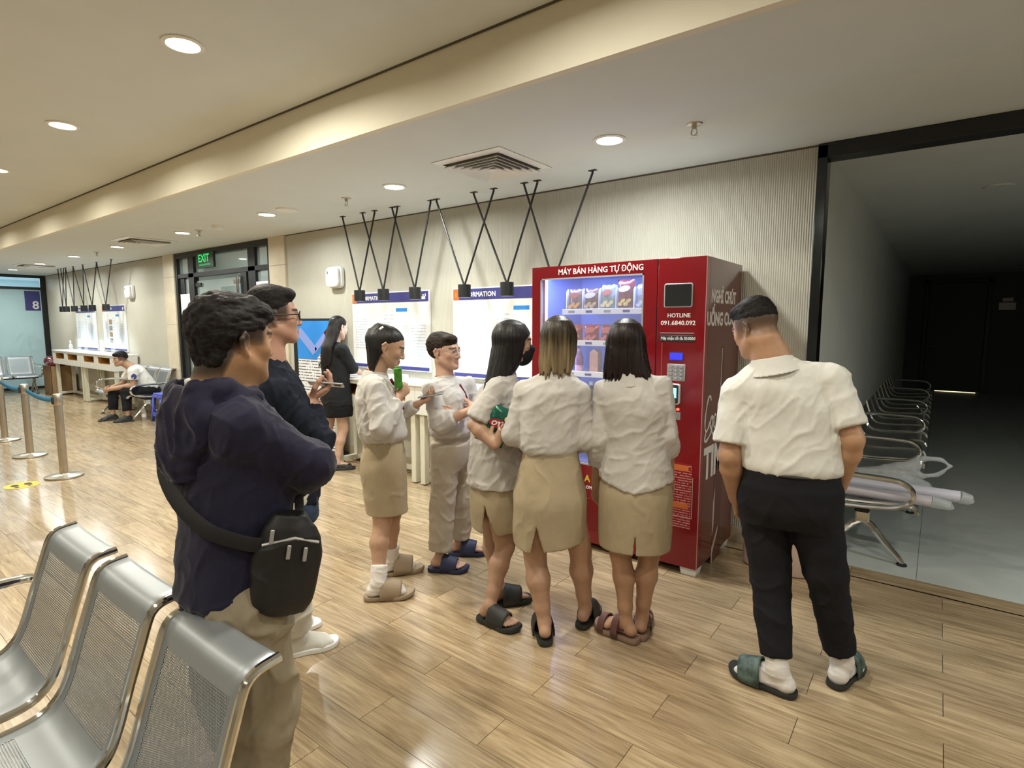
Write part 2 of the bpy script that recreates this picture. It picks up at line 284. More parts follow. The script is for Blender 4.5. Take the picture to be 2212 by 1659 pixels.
for nm, bx in (('wall_left', (-20.2, -20.1, 1.0, 5.0, 0, 2.7)), ('wall_front', (-20.2, -16.95, .9, 1.0, 0, 2.7)), ('wall_back', (-20.2, -16.95, 5.0, 5.1, 0, 2.7)), ('ceiling', (-20.2, -16.95, .9, 5.1, 2.7, 2.75)), ('floor', (-20.2, -16.95, .9, 5.1, -.05, 0))): struct(MB().box(*bx).build(nm, op, smooth=0))
area('office_lamp', (-18.3, 3.0, 2.66), 130, (.78, .93, 1), .9, shape='RECTANGLE', sy=1.4)
# entrance: glazed black framed door assembly in the back wall
d1 = struct(MB().box(-9.87, -7.01, 4.02, 4.12, 2.56, ZL).box(-9.87, -9.80, 4.02, 4.12, 0, 2.56).box(-7.08, -7.01, 4.02, 4.12, 0, 2.56).box(-9.80, -7.08, 4.03, 4.11, 2.25, 2.315).build('door_1', M['black'], bevel=.003))
MB().box(-9.79, -9.62, 4.05, 4.10, 0, 2.25).build('frame', M['black'], d1, bevel=.003); MB().box(-9.42, -9.24, 4.03, 4.11, 0, 2.56).build('frame', M['black'], d1, bevel=.003); MB().box(-7.82, -7.66, 4.03, 4.11, 0, 2.25).build('frame', M['black'], d1, bevel=.003); MB().box(-7.60, -7.42, 4.03, 4.11, 0, 2.56).build('frame', M['black'], d1, bevel=.003)
for a, b, z0, z1, k in ((-9.62, -9.42, .0, 2.25, 'glass'), (-9.80, -9.42, 2.315, 2.56, 'glass'), (-9.24, -7.60, 2.315, 2.56, 'glass'), (-7.42, -7.08, 2.315, 2.56, 'glass'), (-7.42, -7.08, .0, 2.25, 'glass')): MB().box(a, b, 4.07, 4.08, z0, z1).build('pane', M[k], d1, smooth=0)
lf = MB().box(-9.20, -7.90, 4.06, 4.075, .02, 2.19).build('door_leaf', M['glass'], d1, smooth=0); MB().box(-9.24, -9.05, 4.045, 4.09, 2.10, 2.16).build('hinge', M['black'], lf, bevel=.004); MB().box(-8.05, -7.86, 4.045, 4.09, 2.10, 2.16).build('hinge', M['steel'], lf, bevel=.004); MB().tube([(-7.84, 4.00, 1.0), (-7.84, 4.00, 2.2)], .018, 10).build('handle', M['chrome'], lf)
lp = mat('lobby_paint', (.55, .54, .48), .6)
for nm, bx in (('wall_back', (-13.5, -6.2, 8.0, 8.1, 0, 2.7)), ('wall_left', (-13.6, -13.5, 4.12, 8.1, 0, 2.7)), ('wall_right', (-6.3, -6.2, 4.4, 8.1, 0, 2.7)), ('ceiling', (-13.6, -6.2, 4.12, 8.1, 2.7, 2.75)), ('floor', (-13.6, -6.2, 4.12, 8.1, -.06, -.01)), ('wall_front', (-13.6, -9.95, 4.13, 4.2, 0, 2.7))): struct(MB().box(*bx).build(nm, lp, smooth=0))
struct(MB().box(-12.9, -9.6, 6.2, 6.23, 0, 2.35).build('window_2', M['frost'], smooth=0)); area('lobby_lamp', (-9.5, 5.4, 2.66), 40, (.85, .95, 1), .5, shape='RECTANGLE', sy=.5); area('lobby_lamp', (-12.0, 7.2, 2.66), 50, (.8, .93, 1), .5, shape='RECTANGLE', sy=.5)
ex = tag(MB().box(-9.02, -8.48, 3.985, 4.02, 2.36, 2.585).build('exit_sign', M['exitd'], bevel=.005), 'green lit EXIT sign above the glass entrance door', 'sign'); text('lettering', 'EXIT', .16, (-8.95, 3.983, 2.45), M['exitg'], ex, bold=.003, sx=1.05); MB().box(-8.93, -8.57, 3.982, 3.986, 2.395, 2.42).build('lower_line', mat('exit_small', (.01, .2, .04), .5, emit=((.01, .25, .06), .8)), ex, smooth=0)
tag(MB().box(-9.72, -9.40, 4.025, 4.029, 1.38, 2.0).build('paper_notice', M['paper'], smooth=0), 'tall white sheet stuck on the glass left of the entrance door', 'notice'); tag(MB().box(-7.40, -7.10, 4.03, 4.034, 1.72, 2.10).build('paper_notice', M['paper'], smooth=0), 'white sheet on the dark side pane right of the entrance door', 'notice')
# ---------------------------------------------------------------- ceiling fittings
def downlight(x, y, z, label, m, col, power, group):
    t = thing('downlight', label, 'light', (x, y, z), group); MB().lathe([(.098, 0), (.098, -.006), (.078, -.010), (.074, -.003)], (x, y, z), 28, False).build('rim', M['fixture'], t); MB().lathe([(.001, -.0045), (.075, -.0045), (.075, -.002), (.001, -.002)], (x, y, z), 28).build('lens', m, t, smooth=0)
    area('lamp', (x, y, z - .014), power, col, .14, parent=t, spread=SPREAD); return t
names = ['downlight between the air diffuser and the sprinkler above the vending machine', 'downlight left of the square air diffuser', 'downlight left of the round ceiling speaker', 'downlight nearest the exit door ceiling smoke detector', 'downlight beside the second air diffuser', 'downlight left of the second air diffuser, above the seated guard', 'downlight above the far counter lamps', 'farthest downlight in front of the frosted glass wall']
for k in range(8): downlight(-1.655 - 1.93 * k - (0 if k < 4 else .2), 3.15, ZL, 'round white recessed ' + names[k], M['led'], COOL, P_LOW, 'downlights along the lower ceiling')
for x in (2.2, 4.1): area('unseen_hall_lamp', (x, 3.15, ZL - .014), P_LOW, COOL, .14, spread=SPREAD)  # lamps added out of view to brighten the front of the unlit room
downlight(-3.116, 1.376, ZU, 'larger looking recessed downlight with warm glow, nearer of two in the raised ceiling', M['ledw'], WARM, P_UP * 2.0, 'downlights in the raised ceiling'); downlight(-5.033, 1.376, ZU, 'recessed downlight with warm glow, farther of two in the raised ceiling', M['ledw'], WARM, P_UP, 'downlights in the raised ceiling')
for x, y in ((-8.87, 1.376), (-10.8, 1.376), (-13, 1.376), (-1.2, 1.376), (.72, 1.376), (-6.95, -.8), (-5.03, -.8), (-3.1, -.8), (-1.2, -.8), (.72, -.8), (-9, -.8), (-11.5, -.8), (-3.1, -3), (-6.9, -3), (.7, -3), (-10, -3)): area('unseen_hall_lamp', (x, y, ZU - .014), P_UP * (.75 if y < 0 else 1), WARM, .14, spread=SPREAD)
downlight(-6.95, 1.376, ZU, 'recessed warm downlight at the picture edge in the raised ceiling', M['ledw'], WARM, P_UP, 'downlights in the raised ceiling')
def sprinkler(x, y, label):
    t = thing('sprinkler', label, 'sprinkler', (x, y, ZL), 'ceiling sprinklers'); MB().lathe([(.045, 0), (.042, -.006), (.016, -.010), (.013, -.030)], (x, y, ZL), 18).build('escutcheon', M['steel'], t); MB().tube([(x - .012, y, ZL - .03), (x - .018, y, ZL - .05), (x, y, ZL - .066), (x + .018, y, ZL - .05), (x + .012, y, ZL - .03)], .004, 6).build('frame', M['steel'], t); MB().lathe([(.002, -.064), (.024, -.066), (.024, -.069), (.002, -.070)], (x, y, ZL), 14).build('deflector', M['steel'], t)
for x, y, l in ((-1.158, 3.198, 'metal sprinkler head right of the brightest downlight'), (-4.255, 3.182, 'metal sprinkler head left of the lamp rods'), (-7.093, 3.188, 'metal sprinkler head beside the small square detector'), (-10.517, 3.176, 'metal sprinkler head above the seated guard')): sprinkler(x, y, l)
tag(MB().lathe([(.105, 0), (.100, -.014), (.06, -.018), (.001, -.018)], (-5.123, 3.136, ZL), 26).build('ceiling_speaker', M['fixture']), 'flat round off-white ceiling speaker between two downlights', 'speaker'); tag(MB().lathe([(.062, 0), (.060, -.02), (.045, -.042), (.001, -.044)], (-6.592, 3.168, ZL), 22).build('smoke_detector', M['fixture']), 'small white smoke detector on the ceiling near the exit sign', 'detector')
tag(MB().lathe([(.10, 0), (.095, -.012), (.001, -.014)], (.30, 6.0, ZL - .015), 22).build('ceiling_speaker', M['gray']), 'grey round ceiling disc in the dark room', 'speaker')
def diffuser(x, y, label, s=.30):
    t = thing('air_diffuser', label, 'vent', (x, y, ZL), 'square air diffusers')
    def ring(a, b, z0, z1):
        m = MB(); V = []
        for r, z in ((a, z0), (b, z1), (b, z1 - .003), (a, z0 - .003)): V += [(x - r, y - r, ZL + z), (x + r, y - r, ZL + z), (x + r, y + r, ZL + z), (x - r, y + r, ZL + z)]
        return m.add(V, [(i * 4 + k, i * 4 + (k + 1) % 4, ((i + 1) % 4) * 4 + (k + 1) % 4, ((i + 1) % 4) * 4 + k) for i in range(4) for k in range(4)])
    MB().box(x - .245, x + .245, y - .245, y + .245, -.001 + ZL, ZL + .0005).build('backing', M['gap'], t, smooth=0); ring(.30, .245, -.002, -.012).build('frame', M['white'], t, smooth=0)
    for i in range(5): ring(.240 - i * .042, .240 - i * .042 - .034, -.034 - .0015 * i, -.008 - .0015 * i).build('vane', M['white'], t, smooth=0)
    MB().box(x - .026, x + .026, y - .026, y + .026, ZL - .040, ZL - .034).build('centre_plate', M['white'], t, bevel=.002)
diffuser(-2.562, 3.15, 'white square air diffuser with louvres above the vending machine'); diffuser(-8.60, 3.15, 'white square air diffuser over the entrance door, seen edge on'); diffuser(-13.9, 3.2, 'small looking air diffuser at the far end before the frosted glass')

# ---------------------------------------------------------------- figure engine: fields of round limbs, meshed by surface nets
def vec(*a): return np.array(a, dtype=np.float64)
def unit(v):
    v = np.asarray(v, float); return v / (np.linalg.norm(v) + 1e-12)
def smin(a, b, k):
    if k <= 0: return np.minimum(a, b)
    h = np.clip(.5 + .5 * (b - a) / k, 0, 1)
    return b * (1 - h) + a * h - k * h * (1 - h)
def hash3(ix, iy, iz, seed):
    n = (ix * 374761393 + iy * 668265263 + iz * 2147483647 + seed * 974634777) & 0x7fffffff
    n = ((n ^ (n >> 13)) * 1274126177) & 0x7fffffff
    return ((n ^ (n >> 16)) & 0xffff) / 65535.0
def vnoise(P, seed=0):
    P = np.asarray(P, float); I = np.floor(P).astype(np.int64); F = P - I; F = F * F * (3 - 2 * F)
    out = np.zeros(len(P))
    for dx in (0, 1):
        for dy in (0, 1):
            for dz in (0, 1):
                w = (F[:, 0] if dx else 1 - F[:, 0]) * (F[:, 1] if dy else 1 - F[:, 1]) * (F[:, 2] if dz else 1 - F[:, 2])
                out += w * hash3(I[:, 0] + dx, I[:, 1] + dy, I[:, 2] + dz, seed)
    return out * 2 - 1
def fbm(P, seed=0, o=3):
    s, a, r = 0, 1.0, np.zeros(len(P))
    for i in range(o):
        r += a * vnoise(P * (2.03 ** i), seed + i); s += a; a *= .5
    return r / s
def resample(rows, n=60):
    R = np.asarray(rows, float); R = R[np.argsort(R[:, 0])]; t = np.linspace(R[0, 0], R[-1, 0], n); out = [t]
    for c in range(1, R.shape[1]):
        x, y = R[:, 0], R[:, c]; h = np.diff(x); d = np.diff(y) / h; m = np.zeros(len(x))
        if len(x) > 2:
            w1, w2 = 2 * h[1:] + h[:-1], h[1:] + 2 * h[:-1]; ok = d[:-1] * d[1:] > 0
            m[1:-1] = np.where(ok, (w1 + w2) / (w1 / np.where(ok, d[:-1], 1) + w2 / np.where(ok, d[1:], 1)), 0)
        m[0], m[-1] = d[0], d[-1]
        i = np.clip(np.searchsorted(x, t) - 1, 0, len(x) - 2); s = (t - x[i]) / h[i]
        out.append((1 + 2 * s) * (1 - s) ** 2 * y[i] + s * (1 - s) ** 2 * h[i] * m[i] + s * s * (3 - 2 * s) * y[i + 1] + s * s * (s - 1) * h[i] * m[i + 1])
    return np.array(out)
class Fld:
    def __init__(s, lo, hi, vox):
        s.lo = np.asarray(lo, float); s.v = vox; s.n = np.maximum(4, np.ceil((np.asarray(hi, float) - s.lo) / vox).astype(int) + 1)
        s.D = np.full(tuple(s.n), 1.0, np.float32); s.ax = [(s.lo[i] + vox * np.arange(s.n[i])).astype(np.float32) for i in range(3)]
    def reg(s, lo, hi):
        a = np.clip(np.floor((np.asarray(lo) - s.lo) / s.v).astype(int) - 1, 0, s.n - 1); b = np.clip(np.ceil((np.asarray(hi) - s.lo) / s.v).astype(int) + 2, 1, s.n)
        sl = tuple(slice(a[i], max(a[i] + 1, b[i])) for i in range(3))
        return sl, s.ax[0][sl[0]][:, None, None], s.ax[1][sl[1]][None, :, None], s.ax[2][sl[2]][None, None, :]
    def put(s, sl, d, k, op):
        A = s.D[sl]
        if op == '+': s.D[sl] = smin(A, d.astype(np.float32), k)
        elif op == '-': s.D[sl] = -smin(-A, d.astype(np.float32), k)
        else: s.D[sl] = -smin(-A, -d.astype(np.float32), k)
    def cone(s, a, b, ra, rb, k=.012, op='+', flat=None, cap=False):
        a, b = np.asarray(a, float), np.asarray(b, float); m = max(ra, rb) + k + 2 * s.v
        sl, X, Y, Z = s.reg(np.minimum(a, b) - m, np.maximum(a, b) + m); ab = b - a; L2 = max(ab @ ab, 1e-9)
        t = np.clip(((X - a[0]) * ab[0] + (Y - a[1]) * ab[1] + (Z - a[2]) * ab[2]) / L2, 0, 1)
        dx, dy, dz = X - a[0] - t * ab[0], Y - a[1] - t * ab[1], Z - a[2] - t * ab[2]
        if flat is not None:                      # (direction, factor): squeeze the section along a direction
            n, q = unit(flat[0]), flat[1]; e = (dx * n[0] + dy * n[1] + dz * n[2]) * (q - 1); dx, dy, dz = dx + e * n[0], dy + e * n[1], dz + e * n[2]
        d = np.sqrt(dx * dx + dy * dy + dz * dz) - (ra + (rb - ra) * t)
        if cap: L = math.sqrt(L2); d = np.maximum(d, ((X - b[0]) * ab[0] + (Y - b[1]) * ab[1] + (Z - b[2]) * ab[2]) / L)
        s.put(sl, d, k, op)
    def path(s, pts, rs, k=.012, op='+', flat=None):
        for i in range(len(pts) - 1): s.cone(pts[i], pts[i + 1], rs[i], rs[i + 1], k, op, flat)
    def ell(s, c, r, M=None, k=.012, op='+'):
        c = np.asarray(c, float); M = np.eye(3) if M is None else M; r = np.asarray(r, float); e = np.sqrt(((M * r[:, None]) ** 2).sum(0)) + k + 2 * s.v
        sl, X, Y, Z = s.reg(c - e, c + e); X, Y, Z = X - c[0], Y - c[1], Z - c[2]
        q = [(M[i][0] * X + M[i][1] * Y + M[i][2] * Z) for i in range(3)]
        k0 = np.sqrt(sum((q[i] / r[i]) ** 2 for i in range(3))); k1 = np.sqrt(sum((q[i] / r[i] ** 2) ** 2 for i in range(3))) + 1e-9
        s.put(sl, k0 * (k0 - 1) / k1, k, op)
    def stack(s, o, M, rows, n=2.3, k=.012, op='+', shrink=0., tmin=None):
        """ellipse-like sections (t, cx, cy, a, front, back) along M[2]"""
        R = resample(rows); o = np.asarray(o, float); t0, t1 = R[0][0] if tmin is None else tmin, R[0][-1]
        P = []
        for i in range(0, R.shape[1], 4):
            for u in (-1, 1):
                for v, b in ((1, R[4][i]), (-1, R[5][i])): P.append(o + M[2] * R[0][i] + M[0] * (R[1][i] + u * R[3][i]) + M[1] * (R[2][i] + v * b))
        P.append(o + M[2] * t1); P = np.array(P); m = k + 2 * s.v
        sl, X, Y, Z = s.reg(P.min(0) - m, P.max(0) + m); X, Y, Z = X - o[0], Y - o[1], Z - o[2]
        t = M[2][0] * X + M[2][1] * Y + M[2][2] * Z
        I = lambda c: np.interp(t, R[0], R[c])
        u = M[0][0] * X + M[0][1] * Y + M[0][2] * Z - I(1); v = M[1][0] * X + M[1][1] * Y + M[1][2] * Z - I(2)
        a = np.maximum(I(3) - shrink, .004); b = np.maximum(np.where(v > 0, I(4), I(5)) - shrink, .004)
        q = (np.abs(u / a) ** n + np.abs(v / b) ** n) ** (1 / n)
        rr = np.sqrt(u * u + v * v); d = np.where(q > 1e-3, rr * (1 - 1 / np.maximum(q, 1e-3)), -np.minimum(a, b))
        d = np.maximum(d, np.maximum(t - t1, t0 - t)); s.put(sl, d, k, op)
    def func(s, lo, hi, fn, k=.004, op='&'):
        sl, X, Y, Z = s.reg(lo, hi); d = fn(X, Y, Z); s.put(sl, np.broadcast_to(d, s.D[sl].shape), k, op)
    def plane(s, p, n, k=.003, lo=None, hi=None):     # keep the side the normal points away from
        n = unit(n); p = np.asarray(p, float); hi_ = s.lo + s.v * s.n
        s.func(s.lo if lo is None else lo, hi_ if hi is None else hi, lambda X, Y, Z: (X - p[0]) * n[0] + (Y - p[1]) * n[1] + (Z - p[2]) * n[2], k, '&')
    def mesh(s):
        D = s.D.copy(); D[0], D[-1], D[:, 0], D[:, -1], D[:, :, 0], D[:, :, -1] = (1.,) * 6
        S = (D < 0); n = np.array(D.shape) - 1; c = np.zeros(tuple(n), np.uint8)
        for i in (0, 1):
            for j in (0, 1):
                for k in (0, 1): c += S[i:i + n[0], j:j + n[1], k:k + n[2]]
        act = np.argwhere((c > 0) & (c < 8)); idx = np.full(tuple(n), -1, np.int64); idx[tuple(act.T)] = np.arange(len(act))
        acc = np.zeros((len(act), 3)); cnt = np.zeros(len(act))
        cr = [(i, j, k) for i in (0, 1) for j in (0, 1) for k in (0, 1)]
        val = {q: D[act[:, 0] + q[0], act[:, 1] + q[1], act[:, 2] + q[2]].astype(float) for q in cr}
        for a in cr:
            for x in range(3):
                if a[x] == 0:
                    b = tuple(1 if i == x else a[i] for i in range(3)); va, vb = val[a], val[b]; m = (va < 0) != (vb < 0)
                    t = np.where(m, va / np.where(m, va - vb, 1), 0); p = np.tile(np.array(a, float), (len(act), 1)); p[:, x] += t
                    acc[m] += p[m]; cnt[m] += 1
        V = s.lo + s.v * (act + acc / cnt[:, None]); Q = []
        for x in range(3):
            y, z = (x + 1) % 3, (x + 2) % 3; A = [slice(1, -1)] * 3; A[x] = slice(0, -1); B = [slice(1, -1)] * 3; B[x] = slice(1, None)
            s0, s1 = S[tuple(A)], S[tuple(B)]
            for flip, m in ((False, s0 & ~s1), (True, ~s0 & s1)):
                e = np.argwhere(m) + 1; e[:, x] -= 1
                if not len(e): continue
                g = []
                for dy, dz in ((-1, -1), (0, -1), (0, 0), (-1, 0)):
                    q = e.copy(); q[:, y] += dy; q[:, z] += dz; g.append(idx[tuple(q.T)])
                Q.append(np.stack(g[::-1] if flip else g, 1))
        Q = np.concatenate(Q); return V, Q
def mnormals(V, Q):
    n = np.cross(V[Q[:, 2]] - V[Q[:, 0]], V[Q[:, 3]] - V[Q[:, 1]]); N = np.zeros_like(V)
    for i in range(4): np.add.at(N, Q[:, i], n)
    return N / (np.linalg.norm(N, axis=1)[:, None] + 1e-12)
def relax(V, Q, it=2, lam=.5):
    for _ in range(it):
        S = np.zeros_like(V); c = np.zeros(len(V))
        for i in range(4):
            for j in (1, 3): np.add.at(S, Q[:, i], V[Q[:, (i + j) % 4]]); np.add.at(c, Q[:, i], 1)
        V = V + lam * (S / c[:, None] - V)
    return V
def skin_object(name, V, Q, material, parent, col=None):
    me = bpy.data.meshes.new(name); me.vertices.add(len(V)); me.vertices.foreach_set('co', V.astype(np.float32).ravel())
    me.loops.add(len(Q) * 4); me.loops.foreach_set('vertex_index', Q.astype(np.int32).ravel()); me.polygons.add(len(Q))
    me.polygons.foreach_set('loop_start', np.arange(0, len(Q) * 4, 4, dtype=np.int32)); me.polygons.foreach_set('use_smooth', np.ones(len(Q), bool)); me.update(calc_edges=True)
    if col is not None:
        at = me.color_attributes.new('Col', 'FLOAT_COLOR', 'POINT'); at.data.foreach_set('color', np.concatenate([col, np.ones((len(V), 1))], 1).astype(np.float32).ravel())
    me.materials.append(material); o = bpy.data.objects.new(name, me); COL.objects.link(o)
    if parent: attach(o, parent)
    return o
def frame(fwd, up=(0, 0, 1)):
    U = unit(up); F = unit(np.asarray(fwd, float) - U * np.dot(fwd, U)); return np.array([np.cross(F, U), F, U])
def hframe(fwd, roll=0.):                              # head frame: face direction with its own pitch
    F = unit(fwd); R = unit(np.cross(F, (0, 0, 1))); U = np.cross(R, F); c, s_ = math.cos(roll), math.sin(roll)
    return np.array([R * c + U * s_, F, U * c - R * s_])
def bounds(pts, m):
    P = np.array(pts, float); return P.min(0) - m, P.max(0) + m

def add_head(f, c, M, s=1.0, female=False):
    """c = point between the ears; local x right, y face, z up"""
    L = lambda x, y, z: np.asarray(c) + s * (M[0] * x + M[1] * y + M[2] * z)
    f.ell(L(0, -.012, .040), s * vec(.073, .094, .082), M, .01); f.ell(L(0, .030, .000), s * vec(.062, .062, .090), M, .03)
    f.ell(L(0, .052, -.045), s * vec(.048 if female else .053, .036, .050), M, .025)
    for q in (-1, 1):
        f.cone(L(q * .056, .000, -.045), L(q * .022, .068, -.088), s * .020, s * .018, .03); f.ell(L(q * .040, .058, -.014), s * vec(.022, .022, .020), M, .022)
    f.ell(L(0, .080, -.088), s * vec(.020, .015, .016), M, .018)                                    # chin
    f.cone(L(-.034, .083, .030), L(.034, .083, .030), s * .010, s * .010, .014)                        # brow
    for q in (-1, 1): f.ell(L(q * .031, .096, .008), s * vec(.017, .014, .011), M, .010, '-')        # sockets
    f.path([L(0, .090, .018), L(0, .099, -.006), L(0, .1055, -.024)], [s * .0078, s * .0095, s * .0125], .010)
    for q in (-1, 1): f.ell(L(q * .014, .096, -.028), s * vec(.0085, .010, .008), M, .006)
    f.path([L(-.021, .084, -.057), L(0, .094, -.054), L(.021, .084, -.057)], [s * .004, s * .0068, s * .004], .005)
    f.path([L(-.019, .086, -.064), L(0, .0925, -.067), L(.019, .086, -.064)], [s * .004, s * .0075, s * .004], .005)
    for q in (-1, 1):                                                                              # eyelids
        f.path([L(q * .017, .083, .008), L(q * .031, .089, .0145), L(q * .046, .079, .008)], [s * .0035, s * .0048, s * .0035], .004); f.path([L(q * .018, .082, .004), L(q * .031, .087, -.001), L(q * .045, .079, .004)], [s * .003, s * .004, s * .003], .004)
    for q in (-1, 1):                                                                              # ears
        f.path([L(q * .074, -.004, .020), L(q * .083, -.016, .027), L(q * .087, -.027, .012), L(q * .082, -.020, -.012), L(q * .075, -.006, -.030)], [s * .006, s * .006, s * .006, s * .006, s * .0075], .005)
        f.ell(L(q * .077, -.012, .000), s * vec(.005, .015, .024), M, .006)
    return L
def head_col(V, col, c, M, s, hairmask=None, lips=(.42, .13, .11), brow=(.03, .02, .018), hairc=(.012, .010, .010)):
    q = (V - np.asarray(c)) @ M.T / s; x, y, z = q[:, 0], q[:, 1], q[:, 2]; near = (np.abs(x) < .11) & (np.abs(y) < .14) & (z > -.13) & (z < .16)
    def mix(w, k):
        w = np.clip(w, 0, 1)[:, None] * near[:, None]; col[:] = col * (1 - w) + np.array(k) * w
    mix((1 - ((x / .024) ** 2 + ((z + .0605) / .0095) ** 2)) * 3 * (y > .08), lips)
    ax = np.abs(x); arc = .034 - 6 * (ax - .03) ** 2; mix((1 - np.abs(z - arc) / .006) * 2 * (ax > .012) * (ax < .055) * (y > .06), brow)
    mix((1 - np.abs(z - .010 + 8 * (ax - .031) ** 2) / .0028) * 2 * (ax > .016) * (ax < .047) * (y > .07), (.03, .02, .02))
    if hairmask is not None: mix(hairmask(x, y, z), hairc)
    return col
def add_hand(f, w, d, n, side, size=1.0, curl=(.5, .5, .5, .5), spread=.06, thumb=(.7, .5), r=.0082, k=.006):
    """w wrist, d finger direction, n direction the palm faces, side = direction from little finger to thumb (sign)"""
    d = unit(d); n = unit(np.asarray(n) - d * np.dot(n, d)); t = unit(np.cross(d, n)) * side
    knuck = []; L = size * vec(.032, .029, .023)
    for i, (off, ln, kl) in enumerate(((.026, .078, .95), (.009, .082, 1.05), (-.009, .078, 1.0), (-.025, .070, .8))):
        k0 = w + d * size * .012 + t * off * .6 * size; k1 = w + d * ln * size + t * off * size; f.cone(k0, k1, .013 * size, .0105 * size, .012)
        p = k1; ang = 0; dd = d; rr = r * size
        for j in range(3):
            ang += curl[i] * (1.0, 1.15, .8)[j]; dd = unit(d * math.cos(ang) + n * math.sin(ang) + t * spread * (1.5 - i) * .6); q = p + dd * L[j] * kl; f.cone(p, q, rr, rr * .93, k); p = q; rr *= .93
    f.cone(w + d * .012 * size, w + d * .055 * size, .020 * size, .022 * size, .012, flat=(n, 1.5))
    a = w + d * .020 * size + t * .020 * size + n * .006; b = a + unit(d * .7 + t * thumb[0] + n * thumb[1]) * .040 * size; c2 = b + unit(d * 1.0 + t * thumb[0] * .3 + n * thumb[1]) * .032 * size; e = c2 + unit(d + n * thumb[1] * .8) * .024 * size
    f.path([a, b, c2, e], [.014 * size, .0105 * size, .0095 * size, .008 * size], .008)
def add_arm(f, sh, el, wr, r=(.046, .037, .040, .025), k=.012):
    f.cone(sh, el, r[0], r[1], k); m = np.asarray(el) * .72 + np.asarray(wr) * .28; f.path([el, m, wr], [r[1], r[2], r[3]], k)
def add_leg(f, hip, kn, an, back, r=(.075, .050, .052, .031), k=.02):
    hip, kn, an, back = (np.asarray(q, float) for q in (hip, kn, an, back)); calf = kn * .68 + an * .32 + back * .011; low = kn * .25 + an * .75 + back * .004
    f.path([hip, kn * .85 + hip * .15, kn, calf, low, an], [r[0], r[1] * 1.12, r[1], r[2], r[3] * 1.12, r[3]], k)
def add_foot(f, an, d, toes=True, size=1.0, k=.015, r=1.0, left=False):
    """an = ankle centre about 0.085 above the sole; d = horizontal toe direction"""
    d = unit((d[0], d[1], 0)); t = vec(d[1], -d[0], 0) * (-1 if left else 1); g = vec(an[0], an[1], an[2] - .085 * size); U = vec(0, 0, 1); P = lambda a, b, c: g + d * a * size + t * b * size + U * c * size
    f.cone(P(-.035, 0, .028), P(0, 0, .075), .029 * size * r, .031 * size * r, k); f.cone(P(-.03, 0, .03), P(.10, .012, .024), .028 * size * r, .024 * size * r, k); f.cone(P(.0, 0, .065), P(.11, -.010, .026), .03 * size * r, .022 * size * r, k)
    f.cone(P(.09, -.028, .020), P(.10, .030, .018), .020 * size * r, .018 * size * r, k)
    if toes:
        for i, (b, ln, rr) in enumerate(((-.030, .165, .0125), (-.009, .165, .0095), (.008, .158, .009), (.023, .148, .0085), (.037, .136, .008))): f.cone(P(.10, b * .95, .018), P(ln, b, .011), .0135 * size * r, rr * size * r, .006)
    else: f.cone(P(.12, -.022, .017), P(.135, .022, .016), .018 * size * r, .016 * size * r, k)
    return P

# ---------------------------------------------------------------- pendant lamps on crossed rods
def pendant(x, xa, xb, label, power=P_PEND, y=3.69, rng=None):
    t = thing('pendant_lamp', label, 'lamp', (x, y, 1.77), 'black pendant lamps over the writing counters')
    MB().lathe([(.050, 0), (.056, 0), (.056, .112), (.004, .112)], (x, y, 1.768), 24, False).build('shade', M['black'], t, bevel=.002); MB().lathe([(.001, .02), (.050, .02)], (x, y, 1.768), 20, False).build('lens', M['led'], t, smooth=0)
    for q in (xa, xb): MB().tube([(x + (.004 if q > x else -.004), y, 1.876), (q, y, ZL - .02), (q, y, ZL - .002)], .0085, 8).box(q - .030, q + .030, y - .016, y + .016, ZL - .005, ZL).build('rod', M['black'], t)
    d = bpy.data.lights.new('lamp', 'SPOT'); d.energy = power; d.color = BLUE; d.spot_size = R(92); d.spot_blend = .7; d.shadow_soft_size = .03; o = bpy.data.objects.new('lamp', d); COL.objects.link(o); o.location = (x, y, 1.785); attach(o, t)
near_lamps = [(-4.764, -5.005, -4.495, 'black cylinder pendant lamp nearest the white wall air freshener'), (-4.394, -4.68, -4.165, 'black cylinder pendant lamp second from the white wall air freshener'), (-3.945, -4.235, -3.72, 'black cylinder pendant lamp over the right end of the fully visible notice board'), (-3.322, -3.645, -2.99, 'black cylinder pendant lamp over the left end of the half hidden notice board'), (-2.853, -3.205, -2.555, 'black cylinder pendant lamp just left of the red vending machine'), (-2.40, -2.68, -2.07, 'black pendant lamp whose rods show above the red vending machine')]
for a in near_lamps: pendant(*a)
far_lamps = [(-14.44, -14.54, -14.17, 'farthest black pendant lamp, by the frosted glass wall'), (-14.20, -14.35, -14.05, 'far black pendant lamp overlapping the farthest one'), (-13.71, -14.04, -13.59, 'third black pendant lamp from the frosted glass wall'), (-13.14, -13.58, -13.02, 'fourth black pendant lamp from the frosted glass wall'), (-12.68, -13.02, -12.28, 'black pendant lamp over the gap between the two far notice boards'), (-11.97, -12.27, -11.55, 'black pendant lamp nearest the seated guard')]
for a in far_lamps: pendant(*a, power=P_PEND * 1.1)
